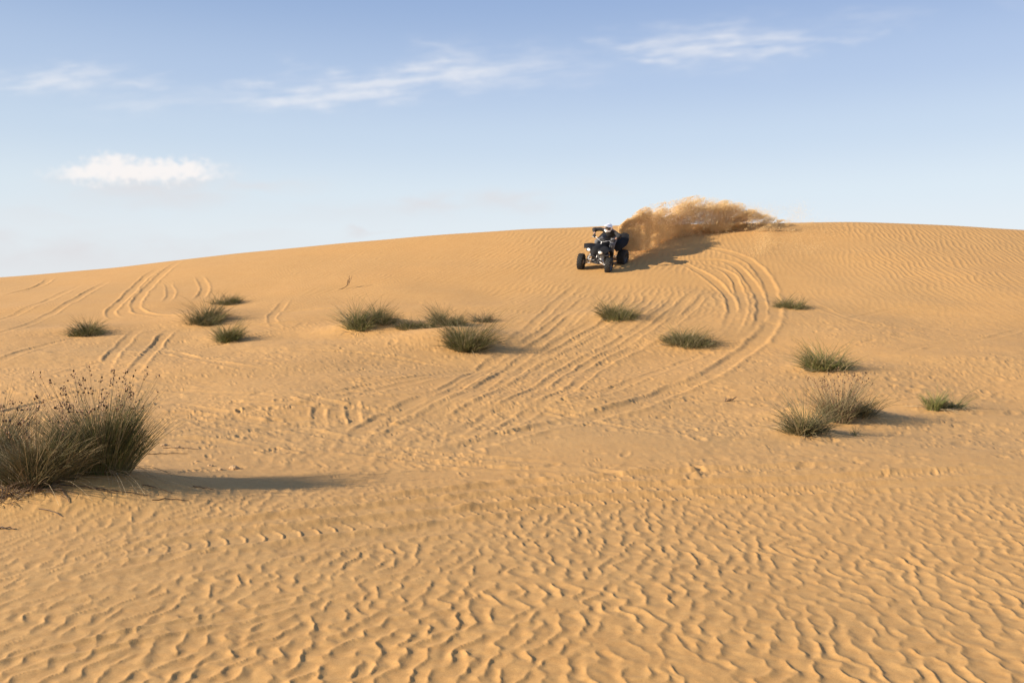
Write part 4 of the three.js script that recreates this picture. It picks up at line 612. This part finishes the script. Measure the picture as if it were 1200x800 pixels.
// the machine leans on its springs, out of the turn: body and rider roll together, the wheels stay on the sand
{
  const ROLL = -0.13, pivot = V(0, 0.3, 0), shift = pivot.clone().sub(pivot.clone().applyAxisAngle(V(0, 0, 1), ROLL));
  for (const c of quad.children) if (!['wheel', 'suspension_arm', 'tie_rod', 'rear_axle', 'swing_arm', 'front_shock_absorber'].includes(c.name)) { c.rotation.z = ROLL; c.position.copy(shift); }
  const person = scene.getObjectByName('person'); person.position.add(shift.clone().multiplyScalar(quad.scale.x).applyQuaternion(quad.quaternion)); person.rotateZ(ROLL);
}
console.log('quad', Math.round(performance.now()));
// ---------------------------------------------------------------- sand thrown up by the rear wheels: a cloud of flying grains and clots
{
  const r = rng(2024), gauss = () => { let s = 0; for (let i = 0; i < 6; i++) s += r(); return (s - 3) / 0.707; };
  // outline of the plume in photo pixels, top and foot, carried to its distance: it leaves the rear wheels and drifts back over the crest
  const TOP = [[724, 270], [738, 259], [750, 252], [762, 247], [780, 243], [800, 240], [816, 237], [835, 239], [852, 241], [868, 244], [885, 248], [900, 253], [920, 257], [960, 260]], FOOT = [[724, 293], [750, 291], [765, 288], [790, 286], [810, 283], [835, 279], [860, 277], [885, 275], [915, 272], [960, 270]];
  const ev = (a, x) => { if (x <= a[0][0]) return a[0][1]; for (let i = 1; i < a.length; i++) if (x <= a[i][0]) return lerp(a[i - 1][1], a[i][1], (x - a[i - 1][0]) / (a[i][0] - a[i - 1][0])); return a[a.length - 1][1]; };
  const base = new THREE.Vector3(0.46, 0.1, -0.85).applyQuaternion(quad.quaternion).add(quad.position);
  const mats = [], cols = [], m = new THREE.Matrix4(), q = new THREE.Quaternion(), e = new THREE.Euler(), p = new THREE.Vector3(), s = new THREE.Vector3(), c = new THREE.Color();
  const put = (x, y, z, size, stretch) => { e.set(r() * 6.3, r() * 6.3, r() * 6.3); q.setFromEuler(e); p.set(x, y, z); s.set(size * stretch, size, size); m.compose(p, q, s); mats.push(m.clone()); const v = 0.85 + 0.3 * r(); cols.push([v, v * (0.98 + 0.04 * r()), v]); };
  const depthAt = (px) => lerp(-base.z, 34.6, smooth(724, 800, px)) + 0.6 * smooth(790, 880, px);
  let tries = 0;
  while (mats.length < 340000 && tries < 1600000) {
    tries++;
    const px = 724 + r() * 232, t0 = ev(TOP, px), f0 = ev(FOOT, px), v = r() * 1.25 - 0.08, py = f0 + (t0 - f0) * v, w = (Math.abs(gauss()) * 0.75 - 0.15) * (0.35 + 0.65 * smooth(735, 800, px));
    const d = depthAt(px) + w, x = (px - 600) / FOCAL * d, y = EYE + (HORIZON - py) / FOCAL * d, z = -d;
    if (y < macro(x, z) - 0.02) continue;
    // billows: warped noise eats into the outline; low down it hangs in separate falling curtains
    const wx = 0.35 * (noise3(x * 1.7, y * 1.7, z * 1.7, 7) - 0.5), jx = x * 0.9 + y * 0.42, jy = y * 0.9 - x * 0.42, n = 0.42 * noise3((jx + wx) * 1.3, jy * 3.6, z * 2.2, 8) + 0.34 * noise3(jx * 2.4, jy * 8.5, z * 4.7, 9) + 0.24 * noise3(jx * 5, jy * 19, z * 10, 10);
    const fall = noise3(x * 6.5 + y * 1.2, y * 1.4, z * 6.5, 11);
    let den = n - 0.352 - 0.28 * smooth(0.82, 1.2, v) - 0.12 * smooth(845, 885, px) - 0.22 * smooth(875, 935, px) - 0.13 * smooth(0.5, 0.0, v) * (fall > 0.5 ? -0.4 : 1) + 0.06 * smooth(800, 745, px);
    if (r() > clamp(den * 7)) continue;
    put(x, y, z, 0.0036 + 0.005 * r() * r() + (r() < 0.02 ? 0.014 * r() : 0), 1 + r());
  }
  // thin veils: blown off the top, and sifting down the face behind
  for (let i = 0; i < 30000; i++) {
    const k = r(); let px, py;
    if (k < 0.35) { px = 875 + Math.abs(gauss()) * 30; py = 255 + gauss() * 7; } else if (k < 0.38) { px = 936 + gauss() * 6; py = 250 + gauss() * 7; } else if (k < 0.8) { const u = r(); px = 905 + gauss() * 9 - u * 22 + (r() < 0.5 ? 75 : 0) * r(); py = 262 + u * 36; } else { px = 760 + r() * 140; py = ev(TOP, px) - Math.abs(gauss()) * 3.5; }
    const d = k > 0.38 && k < 0.8 ? 0 : depthAt(Math.min(px, 900)) + gauss() * 0.4; let x, y, z;
    if (!d) { const o = onSand(px, Math.max(py, 266)); x = o.x; z = o.z + 0.15 + 0.3 * r(); y = macro(x, z) + Math.pow(r(), 2) * 0.45; } else { x = (px - 600) / FOCAL * d; y = EYE + (HORIZON - py) / FOCAL * d; z = -d; if (y < macro(x, z)) continue; }
    if (noise3(x * 2.5, y * 2.5, z * 2.5, 14) + 0.25 * r() < 0.5) continue;
    put(x, y, z, 0.0025 + 0.003 * r(), 1 + r());
  }
  // roost straight off the rear tyres
  for (let i = 0; i < 16000; i++) {
    const sgn = r() < 0.6 ? 1 : -1, u = Math.pow(r(), 0.8), o = new THREE.Vector3(sgn * 0.46 + gauss() * (0.06 + 0.2 * u), 0.08 + u * (0.55 + 0.25 * gauss()) + 0.02, -0.70 - u * 1.1).applyQuaternion(quad.quaternion).add(quad.position);
    if (noise3(o.x * 6, o.y * 6, o.z * 6, 15) < 0.42 || o.y < macro(o.x, o.z)) continue;
    put(o.x, o.y, o.z, 0.003 + 0.005 * r() * r(), 1 + r());
  }
  const grainM = new THREE.MeshPhysicalMaterial({ color: new THREE.Color().setRGB(0.84, 0.645, 0.325), roughness: 1, transmission: 0.4, thickness: 0 });
  const cloud = new THREE.InstancedMesh(new THREE.TetrahedronGeometry(1.3, 0), grainM, mats.length);
  mats.forEach((t, i) => { cloud.setMatrixAt(i, t); cloud.setColorAt(i, c.setRGB(...cols[i])); });
  cloud.name = 'sand_spray'; cloud.castShadow = cloud.receiveShadow = true; cloud.userData = { kind: 'stuff', label: 'billowing plume of sand thrown up behind the quad bike', category: 'sand spray' };
  scene.add(cloud);
  console.log('spray', mats.length, tries, Math.round(performance.now()));
}
renderer.render(scene, camera);
